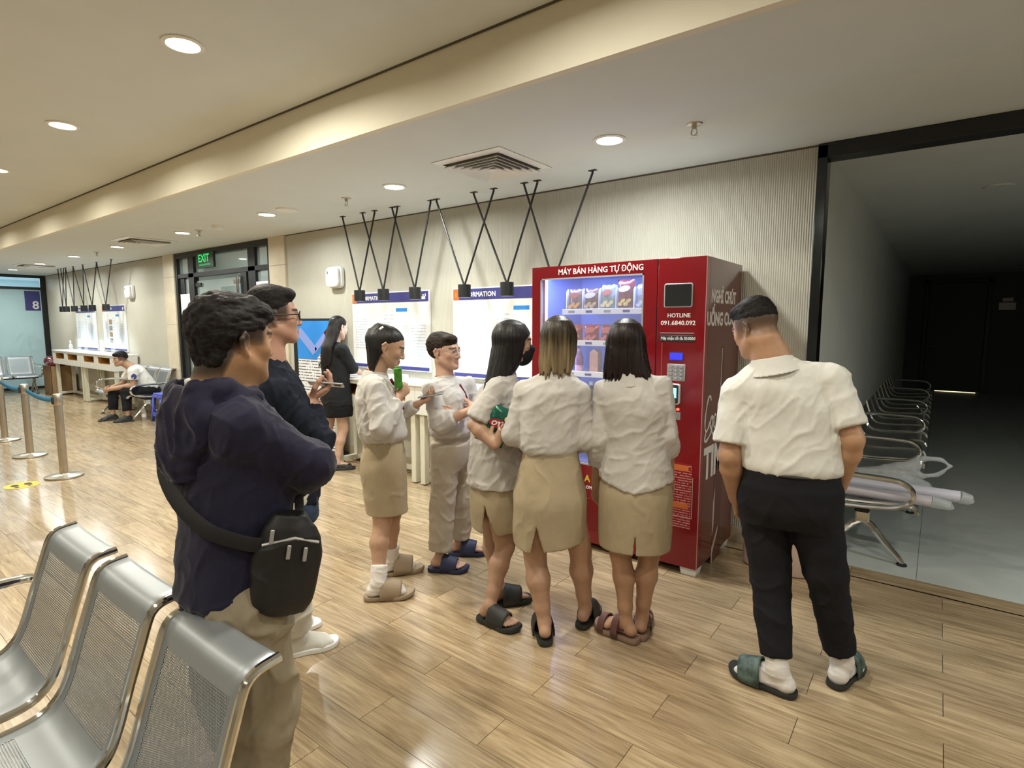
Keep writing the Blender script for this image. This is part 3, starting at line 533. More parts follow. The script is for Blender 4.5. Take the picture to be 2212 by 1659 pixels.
# ---------------------------------------------------------------- notice boards
M_PRINT = print_mat('board_print', (.74, .77, .82), (.56, .60, .66), 30, .42); M_PRINT2 = print_mat('leaflet_print', (.78, .80, .83), (.52, .56, .62), 12, .45, .5)
def sheet(name, x0, x1, z0, z1, y, m, parent, th=.0015):
    o = MB().box(x0, x1, y - th, y, z0, z1); return o.build(name, m, parent, smooth=0, uv=[((p[0] - x0) / (x1 - x0), (p[2] - z0) / (z1 - z0)) for p in o.v])
def board(x0, x1, z0, z1, label, far=False):
    t = thing('notice_board', label, 'notice board', ((x0 + x1) / 2, 4.02, z0), 'glass notice boards on the back wall'); y = 4.012
    MB().box(x0 - .012, x1 + .012, y - .012, y + .012, z0 - .012, z1 + .012).build('panel', M['bluewhite'] if False else M['white'], t, bevel=.003); w = x1 - x0
    MB().box(x0, x1, y - .016, y - .011, z1 - .10, z1).build('header', M['blueprint'], t, smooth=0); MB().box(x0, x0 + .075, y - .0175, y - .012, z1 - .10, z1).build('orange_tab', M['orange'], t, smooth=0)
    text('lettering', 'INFORMATION', .062, (x0 + .10, y - .0172, z1 - .073), M['print'], t, bold=.0015); text('tab_mark', 'i', .07, (x0 + .026, y - .0180, z1 - .075), M['yellow'], t)
    m = MB(); ox, oz = x1 - .09, z1 - .08
    for a, b, c, d in ((0, 0, .05, .03), (.012, .035, .03, .05), (.045, .03, .06, .055)): m.box(ox + a, ox + c, y - .0178, y - .0155, oz + b, oz + d)
    m.build('emblem', M['print'], t, smooth=0); MB().box(x0, x1, y - .0155, y - .011, z0, z0 + .035).build('footer', M['blueprint'], t, smooth=0)
    cols = ((.03, .20, .25, .80), (.24, .40, .42, .78), (.44, .56, .12, .88), (.60, .76, .10, .74), (.79, .96, .10, .70))
    for i, (a, b, c, d) in enumerate(cols): sheet('printed_sheet', x0 + w * a, x0 + w * b, z0 + .05 + (z1 - z0 - .18) * c, z0 + .05 + (z1 - z0 - .18) * d, y - .012, M_PRINT if i % 2 else M_PRINT2, t)
    MB().box(x0 + w * .60, x0 + w * .74, y - .0148, y - .012, z1 - .20, z1 - .165).build('blue_heading', M['pblue'], t, smooth=0)
    return t
board(-5.29, -4.085, 1.06, 1.865, 'lit white notice board with navy header, wholly visible between air freshener and vending machine'); board(-3.74, -2.535, 1.035, 1.865, 'lit white notice board with navy header, partly hidden by the red vending machine')
bl = board(-14.8, -13.62, 1.0, 1.86, 'far pale blue lit notice board, nearer the frosted glass wall'); br = board(-13.2, -12.05, 1.02, 1.87, 'far notice board with a column of small photos, nearer the seated guard')
for i in range(4): MB().box(-12.86, -12.72, 3.994, 3.997, 1.16 + i * .12, 1.25 + i * .12).build('photo', M['card' if i % 2 else 'key'], br, smooth=0)
# wall air fresheners
def freshener(x0, x1, z0, z1, label):
    t = thing('air_freshener', label, 'dispenser', ((x0 + x1) / 2, 4.0, z0), 'white wall dispensers'); cx, cz, w, h = (x0 + x1) / 2, (z0 + z1) / 2, x1 - x0, z1 - z0
    MB().prism(rrect(w, h, .06), (cx, WY - .01, cz), (1, 0, 0), (0, 0, 1), (0, -.05, 0)).build('body', M['white'], t, bevel=.012, seg=3); MB().prism(rrect(w * .92, h * .92, .055), (cx, WY - .058, cz), (1, 0, 0), (0, 0, 1), (0, -.045, 0)).build('cover', M['white'], t, bevel=.015, seg=3); MB().prism([(-w * .3, .3 * h), (w * .3, .3 * h), (0, .02 * h)], (cx, WY - .1035, cz), (1, 0, 0), (0, 0, 1), (0, -.002, 0)).build('fold', M['cream'], t, smooth=0); MB().box(x0 + .05, x0 + .062, WY - .106, WY - .10, z1 - .085, z1 - .05).build('indicator', M['ink'], t)
freshener(-5.70, -5.45, 1.945, 2.19, 'white rounded dispenser on the wall above the first counter'); freshener(-11.80, -11.55, 1.985, 2.22, 'white rounded dispenser on the wall above the seated guard')
# ---------------------------------------------------------------- writing counters
def counter(x0, x1, label, y0=3.62):
    t = thing('writing_counter', label, 'counter', ((x0 + x1) / 2, (y0 + 4.0) / 2, 0), 'white standing writing counters'); w = x1 - x0; z0, z1 = .69, .955; y1 = 3.985
    a, b = x0 + w * .10, x0 + w * .43; c, d = x0 + w * .55, x0 + w * .90; zl, zh = .80, .92; m = MB().box(x0, x1, y0 + .005, y1, z0, zl).box(x0, x1, y0 + .005, y1, zh, z1)
    for p, q in ((x0, a), (b, c), (d, x1)): m.box(p, q, y0 + .005, y1, zl, zh)
    m.build('cabinet', M['cream'], t, smooth=0); MB().box(x0 - .004, x1 + .004, y0 - .008, y1 + .02, z1, z1 + .022).build('worktop', M['white'], t, bevel=.003)
    for p, q in ((a, b), (c, d)): MB().box(p, q, y1 - .03, y1 - .001, zl, zh).box(p + .001, p + .008, y0 + .012, y1 - .03, zl, zh).box(q - .008, q - .001, y0 + .012, y1 - .03, zl, zh).box(p, q, y0 + .012, y1 - .03, zl, zl + .006).build('cubby', M['wood'], t, smooth=0)
    for p in (x0 + .03, x1 - .09):
        MB().box(p, p + .06, y0 + .03, y0 + .09, .012, z0).build('leg', M['legw'], t, bevel=.003); MB().box(p, p + .06, y1 - .09, y1 - .03, .012, z0).build('leg', M['legw'], t, bevel=.003); MB().box(p, p + .06, y0 + .09, y1 - .09, .03, .075).build('floor_rail', M['legw'], t, bevel=.003)
        for yy in (y0 + .06, y1 - .06): MB().cyl((p + .03, yy, 0), (p + .03, yy, .012), .022, n=12).build('glide', M['ink'], t)
    MB().box(x0 + .09, x1 - .09, y1 - .085, y1 - .035, .03, .075).build('floor_rail', M['legw'], t, bevel=.003); return t
counter(-5.24, -3.905, 'white writing counter with brown cubbies where the woman in black stands'); counter(-3.90, -2.56, 'white writing counter behind the women, right of the first counter seam'); counter(-15.05, -13.31, 'far white writing counter next to the frosted glass wall', 3.6); counter(-13.29, -11.55, 'far white writing counter behind the seated guard', 3.6)
def holder(x, y, z, label):   # clear leaflet / pen holders on the far counters
    t = thing('leaflet_stand', label, 'stand', (x, y, z), 'clear stands on the far counters'); MB().box(x - .10, x + .10, y, y + .006, z + .004, z + .24).build('back_plate', M['clear'], t, smooth=0); MB().box(x - .10, x + .10, y - .06, y + .006, z, z + .005).build('foot', M['clear'], t, smooth=0)
for i, x in enumerate((-14.2, -13.8, -12.9, -12.3)): holder(x, 3.85, .977, 'clear acrylic stand on the far white counters, ' + ('nearest the frosted glass', 'second from the frosted glass', 'second from the seated guard', 'nearest the seated guard')[i])
t = thing('sanitizer_bottle', 'small clear pump bottle on the far counter below the farther notice board', 'bottle', (-14.55, 3.8, .977)); MB().lathe([(.03, 0), (.035, .01), (.035, .11), (.012, .135), (.012, .15)], (-14.55, 3.8, .977), 14).build('bottle', M['clear'], t); MB().cyl((-14.55, 3.8, 1.127), (-14.55, 3.8, 1.16), .013, n=10).box(-14.60, -14.55, 3.79, 3.81, 1.16, 1.175).build('pump', M['white'], t)
t = thing('paper_stack', 'white form sheets lying on the counter by the woman in black', 'paper', (-4.55, 3.74, .977)); MB().box(-4.72, -4.42, 3.66, 3.86, .977, .983).build('sheets', M['paper'], t, smooth=0)
# black office pen tray by woman in black
t = thing('pen_tray', 'small white tray on the counter near the hand of the woman in black', 'tray', (-4.40, 3.85, .977)); MB().box(-4.50, -4.30, 3.80, 3.92, .977, .985).build('base', M['white'], t, bevel=.002); MB().box(-4.50, -4.30, 3.80, 3.806, .985, 1.02).box(-4.50, -4.30, 3.914, 3.92, .985, 1.02).box(-4.50, -4.494, 3.80, 3.92, .985, 1.02).box(-4.306, -4.30, 3.80, 3.92, .985, 1.02).build('rim', M['white'], t, smooth=0)
# stand-up poster
t = thing('floor_poster_stand', 'black framed floor poster with blue picture above lines of text', 'poster', (-5.90, 3.93, 0)); MB().box(-6.36, -5.45, 3.905, 3.935, 0, .03).box(-6.36, -6.28, 3.905, 3.935, .03, 1.60).box(-5.50, -5.45, 3.905, 3.935, .03, 1.60).box(-6.28, -5.5, 3.905, 3.935, 1.572, 1.60).build('frame', M['black'], t, bevel=.003); MB().box(-6.36, -6.28, 3.8, 4.0, 0, .03).box(-5.53, -5.45, 3.8, 4.0, 0, .03).build('foot', M['black'], t, bevel=.004)
sheet('printed_sheet', -6.28, -5.5, .03, 1.572, 3.915, print_mat('poster_print', (.78, .78, .80), (.10, .10, .12), 44, .34, .6), t, .004)
MB().prism([(0, 0), (.40, 0), (.40, .02), (.78, .34), (.78, .0 + .46), (0, .46)], (-6.28, 3.910, 1.112), (1, 0, 0), (0, 0, 1), (0, -.003, 0)).build('blue_picture', M['pblue'], t, smooth=0); MB().prism([(-.03, .30), (.30, .05), (.38, .13), (.05, .38)], (-6.25, 3.907, 1.112), (1, 0, 0), (0, 0, 1), (0, -.003, 0)).build('pale_card', M['bluewhite'], t, smooth=0)
MB().prism([(.37, .17), (.62, .37), (.62, .27), (.37, .07)], (-6.28, 3.907, 1.112), (1, 0, 0), (0, 0, 1), (0, -.003, 0)).build('pale_card', M['bluewhite'], t, smooth=0); MB().prism([(.56, .32), (.70, .43), (.72, .35), (.62, .26)], (-6.28, 3.904, 1.112), (1, 0, 0), (0, 0, 1), (0, -.003, 0)).build('red_flag', M['redside'], t, smooth=0); text('star', '*', .10, (-6.28 + .615, 3.9, 1.112 + .27), M['yellow'], t); text('heading', 'KVA', .085, (-5.86, 3.909, 1.02), M['ink'], t, bold=.003)
# ---------------------------------------------------------------- vending machine
vx0, vx1, vy0, vy1, vb, vt = -2.308, -1.083, 3.278, 3.985, .05, 1.932; wx0, wx1, wz0, wz1 = -2.238, -1.468, .588, 1.852; sx = -1.380
vm = thing('vending_machine', 'tall red vending machine with a lit glass front against the fluted wall', 'vending machine', ((vx0 + vx1) / 2, 3.62, 0))
MB().box(vx0, vx1, vy1 - .02, vy1, vb, vt).box(vx0, vx0 + .03, vy0 + .06, vy1 - .02, vb, vt).box(vx1 - .02, vx1, vy0 + .06, vy1 - .02, vb, vt).box(vx0 + .03, vx1 - .02, vy0 + .06, vy1 - .02, vb, vb + .03).build('cabinet', M['redside'], vm, smooth=0)
MB().box(vx0, wx0, vy0, vy0 + .06, vb, vt).box(wx1, sx - .003, vy0, vy0 + .06, vb, vt).box(wx0, wx1, vy0, vy0 + .06, vb, wz0).box(wx0, wx1, vy0, vy0 + .06, wz1, vt).build('glass_door', M['red'], vm, smooth=0)
MB().box(vx0 + .03, vx1 - .02, vy0 + .06, vy1 - .02, vt - .03, vt - .001).build('roof_panel', M['silver'], vm, smooth=0)
cd = MB().box(sx + .003, vx1, vy0, vy0 + .06, vb, vt).build('control_door', M['red'], vm, bevel=.003); MB().box(sx - .003, sx + .003, vy0 + .006, vy0 + .05, vb, vt).build('door_seam', M['ink'], vm, smooth=0)
MB().box(vx1 - .002, vx1 + .0012, vy0 - .001, vy0 + .006, vb, vt).build('edge_trim', mat('pink_trim', (.55, .25, .23), .4), vm, smooth=0)
MB().box(wx0, wx0 + .010, vy0 - .002, vy0 + .012, wz0, wz1).box(wx1 - .010, wx1, vy0 - .002, vy0 + .012, wz0, wz1).box(wx0, wx1, vy0 - .002, vy0 + .012, wz1 - .01, wz1).box(wx0, wx1, vy0 - .002, vy0 + .012, wz0, wz0 + .01).build('window_rim', M['silver'], vm, smooth=0)
MB().box(wx0 + .01, wx1 - .01, vy0 + .004, vy0 + .008, wz0 + .01, wz1 - .01).build('window_glass', mat('display_glass', (.9, .93, 1), .02, alpha=.08, spec=.6), vm, smooth=0)
MB().box(wx0 - .02, wx1 + .02, 3.88, 3.90, wz0 - .02, wz1 + .03).box(wx0 - .03, wx0 - .02, vy0 + .065, 3.9, wz0, wz1 + .03).box(wx1 + .02, wx1 + .03, vy0 + .065, 3.9, wz0, wz1 + .03).box(wx0 - .02, wx1 + .02, vy0 + .065, 3.9, wz1 + .03, wz1 + .04).box(wx0 - .02, wx1 + .02, vy0 + .065, 3.9, wz0 - .03, wz0 - .02).build('liner', M['bluewhite'], vm, smooth=0)
MB().box(wx0 - .012, wx0 + .004, vy0 + .066, vy0 + .085, wz0, wz1 + .02).build('led_strip', M['strip'], vm, smooth=0); MB().box(wx0, wx1, vy0 + .066, vy0 + .08, wz1 + .008, wz1 + .02).build('led_strip', M['strip'], vm, smooth=0)
area('cabinet_lamp', (wx0 + .006, vy0 + .10, (wz0 + wz1) / 2), P_VEND, (.36, .48, 1), 1.2, rot=(0, R(-90), R(20)), shape='RECTANGLE', sy=.02, parent=vm); area('cabinet_lamp', ((wx0 + wx1) / 2, vy0 + .10, wz1 + .012), P_VEND * .8, (.36, .48, 1), .75, rot=(R(20), 0, 0), shape='RECTANGLE', sy=.02, parent=vm)
area('cabinet_lamp', (wx1 - .006, vy0 + .10, (wz0 + wz1) / 2), P_VEND * .5, (.36, .48, 1), 1.2, rot=(0, R(90), R(-20)), shape='RECTANGLE', sy=.02, parent=vm)
shelf_z = (1.615, 1.400, 1.185, .93, .72); tray = mat('white_tray', (.72, .74, .8), .4)
for i, z in enumerate(shelf_z):
    s = MB().box(wx0 + (.12 if i == 0 else .02), wx1 - .005, 3.40, 3.86, z, z + .008).build('shelf', tray, vm, smooth=0); MB().box(wx0 + (.12 if i == 0 else .02), wx1 - .005, 3.375, 3.40, z - .008, z + .030).build('price_rail', tray, s, bevel=.002)
    for j in range(5): MB().box(wx0 + .17 + j * .138, wx0 + .22 + j * .138, 3.3735, 3.3755, z + .002, z + .018).build('price_tag', M['blueprint'] if j % 2 else M['key'], s, smooth=0)
    for j in range(6):
        if i < 1: MB().prism([(0, 0), (.30, 0), (.30, .16), (.02, .16), (0, .14)], (wx0 + .135 + j * .127, 3.40, z + .008), (0, 1, 0), (0, 0, 1), (.006, 0, 0)).build('divider', tray, s, bevel=.002)
for x in (vx0 + .08, vx1 - .055):
    for y in (vy0 + .06, vy1 - .10): MB().prism([(-.045, 0), (.045, 0), (.055, .05), (-.055, .05)], (x, y - .045, 0), (1, 0, 0), (0, 0, 1), (0, .09, 0)).build('foot', M['white'], vm, bevel=.003)
y = vy0 - .0012
text('lettering', 'MÁY BÁN HÀNG TỰ ĐỘNG', .052, (-2.093, y, 1.873), M['print'], vm, bold=.0009, sx=.96); text('lettering', 'HOTLINE', .034, (-1.312, y, 1.582), M['print'], cd, bold=.0006, sx=1.0); text('lettering', '091.6840.092', .037, (-1.352, y, 1.536), M['print'], cd, bold=.0006, sx=1.06)
sc = MB().prism(rrect(.175, .142, .012), (-1.2475, vy0 + .001, 1.711), (1, 0, 0), (0, 0, 1), (0, -.006, 0)).build('screen_bezel', M['silver'], cd, bevel=.002); MB().prism(rrect(.160, .128, .008), (-1.2475, vy0 - .005, 1.711), (1, 0, 0), (0, 0, 1), (0, -.003, 0)).build('screen', M['screen'], cd)
text('lettering', 'Máy nhận tối đa 50.000đ', .0255, (-1.345, vy0 - .0085, 1.448), M['print'], cd, bold=.0004, sx=.80); MB().box(-1.352, -1.145, vy0 - .006, vy0, 1.436, 1.476).build('black_strip', M['ink'], cd, bevel=.002); MB().box(-1.352, -1.145, vy0 - .004, vy0, 1.486, 1.490).build('slot_edge', M['silver'], cd); MB().box(-1.342, -1.338, vy0 - .001, vy0, 1.10, 1.43).build('panel_groove', mat('pale_groove', (.4, .1, .09), .4), cd, smooth=0)
MB().prism(rrect(.088, .052, .006), (-1.2475, vy0, 1.349), (1, 0, 0), (0, 0, 1), (0, -.004, 0)).build('display_frame', M['blueprint'], cd); MB().prism(rrect(.076, .040, .004), (-1.2475, vy0 - .003, 1.349), (1, 0, 0), (0, 0, 1), (0, -.003, 0)).build('blue_display', M['lcd'], cd)
kp = MB().prism(rrect(.112, .102, .006), (-1.246, vy0, 1.252), (1, 0, 0), (0, 0, 1), (0, -.005, 0)).build('keypad', M['silver'], cd, bevel=.0015); dg = '123456789*0#'
for i in range(12):
    kx, kz = -1.246 + (i % 3 - 1) * .033, 1.252 + (1.5 - i // 3) * .0235; MB().prism(rrect(.024, .017, .004), (kx, vy0 - .005, kz), (1, 0, 0), (0, 0, 1), (0, -.004, 0)).build('key', M['key'], cd, bevel=.001); text('key_mark', dg[i], .013, (kx - .004, vy0 - .0098, kz - .005), M['print'], cd)
MB().prism(rrect(.095, .125, .014), (-1.262, vy0, 1.122), (1, 0, 0), (0, 0, 1), (0, -.022, 0)).build('card_reader', M['white'], cd, bevel=.003); MB().prism(rrect(.083, .112, .010), (-1.262, vy0 - .021, 1.122), (1, 0, 0), (0, 0, 1), (0, -.004, 0)).build('reader_face', M['ink'], cd); MB().box(-1.290, -1.232, vy0 - .0275, vy0 - .024, 1.10, 1.160).build('reader_display', M['pos'], cd, smooth=0)
for dx in (0, .026): MB().prism(rrect(.018, .014, .006), (-1.254 + dx, vy0, 1.029), (1, 0, 0), (0, 0, 1), (0, -.006, 0)).build('red_light', M['redled'], cd)
MB().box(-1.29, -1.212, vy0 - .002, vy0, .965, 1.012).build('instruction_plate', M['key'], cd, smooth=0); text('lettering', 'COIN / BILL', .014, (-1.285, vy0 - .0026, .993), M['ink'], cd) if False else None
o = sheet('instruction_text', -1.35, -1.13, .30, .70, vy0 - .0005, print_mat('instructions', (.28, .008, .014), (.50, .30, .28), 26, .38, .5), cd, .001)
for z in (.655, .42): MB().box(-1.33, -1.15, vy0 - .0025, vy0 - .0005, z, z + .035).build('orange_bar', M['orange'], cd, smooth=0)
MB().box(-1.125, -1.121, vy0 - .0025, vy0, .37, .62).box(-1.33, -1.121, vy0 - .0025, vy0, .366, .37).build('white_rule', mat('rule', (.55, .35, .33), .5), cd, smooth=0)
text('lettering', 'À LÀ', .062, (-1.86, y, .475), M['yellow'], vm, bold=.002) if False else text('lettering', 'A LÀ', .062, (-1.865, y, .475), M['yellow'], vm, bold=.002); text('lettering', 'OM ĐI', .03, (-1.855, y, .425), M['print'], vm, bold=.001)
MB().box(-2.1, -1.55, vy0 - .004, vy0, .14, .36).build('collection_flap', mat('flap', (.16, .004, .008), .25), vm, bevel=.004)
xs_ = vx1 + .0008
text('lettering', 'NGHỈ CHÚT', .105, (xs_, 3.372, 1.672), M['print'], vm, 'side', sx=.82, bold=.004); text('lettering', 'UỐNG COCA', .112, (xs_, 3.305, 1.535), M['print'], vm, 'side', sx=.90, bold=.004); text('lettering', 'TIM', .27, (xs_, 3.345, .60), M['print'], vm, 'side', sx=.80, bold=.010)
# script lettering as round strokes lying on the side panel
def strokes(name, lines, o, s, r, m, parent):
    b = MB()
    for L in lines:
        P = []
        for i in range(len(L) - 1):
            for k in range(4):
                t = k / 4; p0, p1, p2, p3 = (np.array(L[max(0, min(len(L) - 1, i + j))], float) for j in (-1, 0, 1, 2)); P.append(.5 * (2 * p1 + (p2 - p0) * t + (2 * p0 - 5 * p1 + 4 * p2 - p3) * t * t + (3 * p1 - p0 - 3 * p2 + p3) * t ** 3))
        P.append(np.array(L[-1], float)); b.tube([(o[0], o[1] + q[0] * s, o[2] + q[1] * s) for q in P], [r * (.75 + .5 * math.sin(i * .55) ** 2) for i in range(len(P))], 6)
    for i, v in enumerate(b.v): b.v[i] = (o[0] + (v[0] - o[0]) * .1, v[1], v[2])
    return b.build(name, m, parent)
Cc = [[(.95, 1.75), (.75, 2.0), (.45, 1.9), (.12, 1.2), (.02, .45), (.25, .1), (.6, .25), (.9, .6)], [(.25, .1), (.05, -.35), (.3, -.45), (.9, -.2), (1.25, .05), (1.45, -.22), (2.6, -.1)], [(1.15, .85), (.98, .6), (.98, .25), (1.15, .12), (1.32, .4), (1.28, .75), (1.15, .85), (1.5, .7)], [(1.9, .8), (1.7, .85), (1.55, .5), (1.6, .18), (1.8, .15), (2.0, .4)], [(2.4, .8), (2.2, .85), (2.05, .5), (2.15, .15), (2.35, .3), (2.45, .85), (2.4, .2), (2.6, .2)], [(2.7, .55), (3.0, .6)], [(4.0, 1.75), (3.8, 2.0), (3.5, 1.9), (3.17, 1.2), (3.07, .45), (3.3, .1), (3.65, .25), (3.95, .6)], [(4.2, .85), (4.03, .6), (4.03, .25), (4.2, .12), (4.37, .4), (4.33, .75), (4.2, .85)], [(4.6, .3), (4.9, 1.2), (4.85, 1.8), (4.65, 1.2), (4.6, .3), (4.8, .15)], [(5.3, .8), (5.1, .85), (4.95, .5), (5.05, .15), (5.25, .3), (5.35, .85), (5.3, .2), (5.5, .2)]]
strokes('script_lettering', Cc, (vx1 + .0012, 3.335, .885), .110, .0085, M['print'], vm)
bp = [(-.028, .80), (.028, .80), (.030, .72), (.038, .55), (.085, .30), (.090, .0), (.075, -.25), (.095, -.6), (.085, -.78), (-.085, -.78), (-.095, -.6), (-.075, -.25), (-.090, .0), (-.085, .30), (-.038, .55), (-.030, .72)]
MB().prism(bp, (vx1, 3.64, .60), (0, 1, 0), (0, 0, 1), (.0006, 0, 0)).build('printed_bottle', mat('bottle_print', (.10, .012, .012), .15), vm, smooth=0); hl = mat('bottle_highlight', (.55, .48, .52), .2)
for hp_ in ([(-.022, .79), (-.008, .79), (-.018, .5), (-.060, .28), (-.070, .28), (-.032, .54)], [(-.085, -.20), (-.055, -.1), (-.06, -.36), (-.085, -.42)], [(-.085, -.50), (.03, -.38), (.03, -.41), (-.065, -.54), (-.075, -.76), (-.085, -.76)]): MB().prism(hp_, (vx1 + .0006, 3.64, .60), (0, 1, 0), (0, 0, 1), (.0004, 0, 0)).build('printed_highlight', hl, vm, smooth=0)
# goods inside
def snack(x, z, cols, label, group, y=3.43, w=.118, h=.17, lean=.0):
    t = thing('snack_bag', label, 'snack bag', (x, y, z), group); P = []; nu, nv = 11, 11
    for side in (-1, 1):
        G = []
        for j in range(nv):
            v = j / (nv - 1); G.append([(x + (u / (nu - 1) - .5) * w * (1 - .10 * math.sin(math.pi * v)), y + side * .030 * max(0, math.sin(math.pi * v)) ** .6 * max(0, math.sin(math.pi * u / (nu - 1))) ** .6 + lean * v, z + h * v + .004 * math.sin(u * 2.1 + x * 40) * v) for u in range(nu)])
        P.append(G)
    MB().grid(P[0]).grid(P[1]).build('bag', mat('foil', cols[0], .22, .2, noise=(30, .35)), t, smooth=80); w2 = w * .34
    fr = MB(); fr.prism([(w2 * math.cos(a * .4488), .020 * math.sin(a * .4488)) for a in range(14)], (x, y - .036, z + h * .70), (1, .0, .12), (0, .12, 1), (0, .004, 0)).build('logo_patch', mat('patch', cols[1], .3), t); fr = MB()
    for i in range(4): fr.prism([(.018 * math.cos(a * .7854), .013 * math.sin(a * .7854)) for a in range(8)], (x - .03 + .02 * i, y - .034, z + h * (.22 + .10 * (i % 2))), (1, .0, .3 * (i % 2)), (0, .1, 1), (0, .004, 0))
    fr.build('chip_picture', mat('chips', cols[2], .4, noise=(60, .3)), t)
tops = [((.20, .13, .12), (.30, .05, .05), (.50, .22, .06), 'dark snack bag with orange picture, leftmost on the top shelf'), ((.16, .07, .06), (.55, .50, .60), (.42, .27, .14), 'brown snack bag with white logo, second on the top shelf'), ((.28, .38, .36), (.40, .10, .10), (.55, .45, .22), 'pale green snack bag, third on the top shelf'), ((.20, .03, .04), (.70, .72, .85), (.55, .38, .10), 'tall dark red snack bag, fourth on the top shelf')]
for i, (a, b, c, l) in enumerate(tops): snack(wx0 + .20 + i * .127, 1.627, (a, b, c), l + ' of the vending machine', 'snack bags on the top shelf', w=.122, h=.155 + (.05 if i == 3 else .02 * (i == 2)))
snack(wx0 + .712, 1.627, ((.30, .34, .40), (.3, .3, .5), (.4, .4, .4)), 'pale bag cut off at the right edge of the top shelf of the vending machine', 'snack bags on the top shelf')
seconds = [(.35, .02, .03), (.38, .025, .04), (.30, .05, .06), (.45, .22, .26), (.42, .25, .28)]
for i, c in enumerate(seconds): snack(wx0 + .20 + i * .127, 1.412, (c, (.5, .1, .1) if i < 3 else (.7, .55, .6), (.45, .1, .12)), ('bright red', 'red', 'dull red', 'pink', 'pale pink')[i] + ' packet on the second shelf of the vending machine', 'packets on the second shelf', h=.125, w=.12)
def bottle(x, z, col, cap, label, group, h=.17, r=.030, y=3.43):
    t = thing('drink_bottle', label, 'bottle', (x, y, z), group); MB().lathe([(r * .9, 0), (r, .006), (r, h * .30), (r * .93, h * .36), (r, h * .42), (r, h * .62), (r * .42, h * .84), (r * .42, h * .88)], (x, y, z), 18).build('body', mat('drink', col, .12, noise=(30, .3)), t); MB().lathe([(r * .48, h * .88), (r * .48, h), (r * .40, h * 1.005)], (x, y, z), 14).build('cap', mat('cap', cap, .35), t); MB().lathe([(r * 1.012, h * .10), (r * 1.012, h * .32)], (x, y, z), 18, False).build('wrapper', mat('wrap', tuple(min(1, q * 1.4 + .06) for q in cap), .3, noise=(40, .5)), t)
t = thing('juice_carton', 'pink drink carton on the third shelf of the vending machine', 'carton', (wx0 + .36, 3.43, 1.197)); MB().box(wx0 + .328, wx0 + .392, 3.40, 3.46, 1.197, 1.345).build('box', mat('carton', (.52, .30, .28), .4, noise=(20, .2)), t, bevel=.002); MB().prism([(-.032, 0), (.032, 0), (0, .025)], (wx0 + .36, 3.40, 1.345), (1, 0, 0), (0, 0, 1), (0, .06, 0)).build('gable', mat('carton_top', (.55, .36, .33), .4), t)
for i, (dx, c, cp, l) in enumerate(((.10, (.20, .05, .22), (.4, .1, .3), 'purple'), (.23, (.25, .10, .30), (.5, .3, .5), 'violet'), (.465, (.03, .18, .08), (.05, .3, .12), 'green'), (.575, (.35, .42, .48), (.6, .62, .7), 'clear'), (.69, (.30, .05, .05), (.5, .05, .05), 'red'))): bottle(wx0 + dx, 1.197, c, cp, l + ' drink bottle on the third shelf of the vending machine', 'bottles on the third shelf', .175 if i != 3 else .19)
ORD = ('leftmost', 'second', 'third', 'fourth', 'fifth', 'rightmost')
for i in range(6): bottle(wx0 + .10 + i * .115, .942, ((.05, .05, .06), (.20, .22, .26))[i % 2], ((.45, .50, .55), (.40, .10, .08))[i % 2], ORD[i] + (' bottle, dark with pale cap, on the fourth shelf of the vending machine', ' bottle, pale with red cap, on the fourth shelf of the vending machine')[i % 2], ('pale capped bottles on the fourth shelf', 'red capped bottles on the fourth shelf')[i % 2], .2)
for i in range(6): bottle(wx0 + .10 + i * .115, .732, (.30, .34, .40), (.5, .52, .6), ORD[i] + ' clear water bottle on the lowest shelf of the vending machine', 'bottles on the lowest shelf', .16)
# two ceramic jars standing behind the man in white
def vase(x, y, label, s=1.0):
    tag(MB().lathe([(.001, 0), (.070 * s, 0), (.085 * s, .012), (.090 * s, .05), (.082 * s, .16 * s), (.060 * s, .27 * s), (.048 * s, .30 * s), (.055 * s, .33 * s), (.045 * s, .33 * s)], (x, y, 0), 28).build('ceramic_jar', M['terrac']), label, 'jar', 'pinkish ceramic jars by the fluted wall')
vase(-.845, 3.74, 'pinkish beige ceramic jar close to the vending machine'); vase(-.615, 3.72, 'pinkish beige ceramic jar seen between the legs of the man in white')
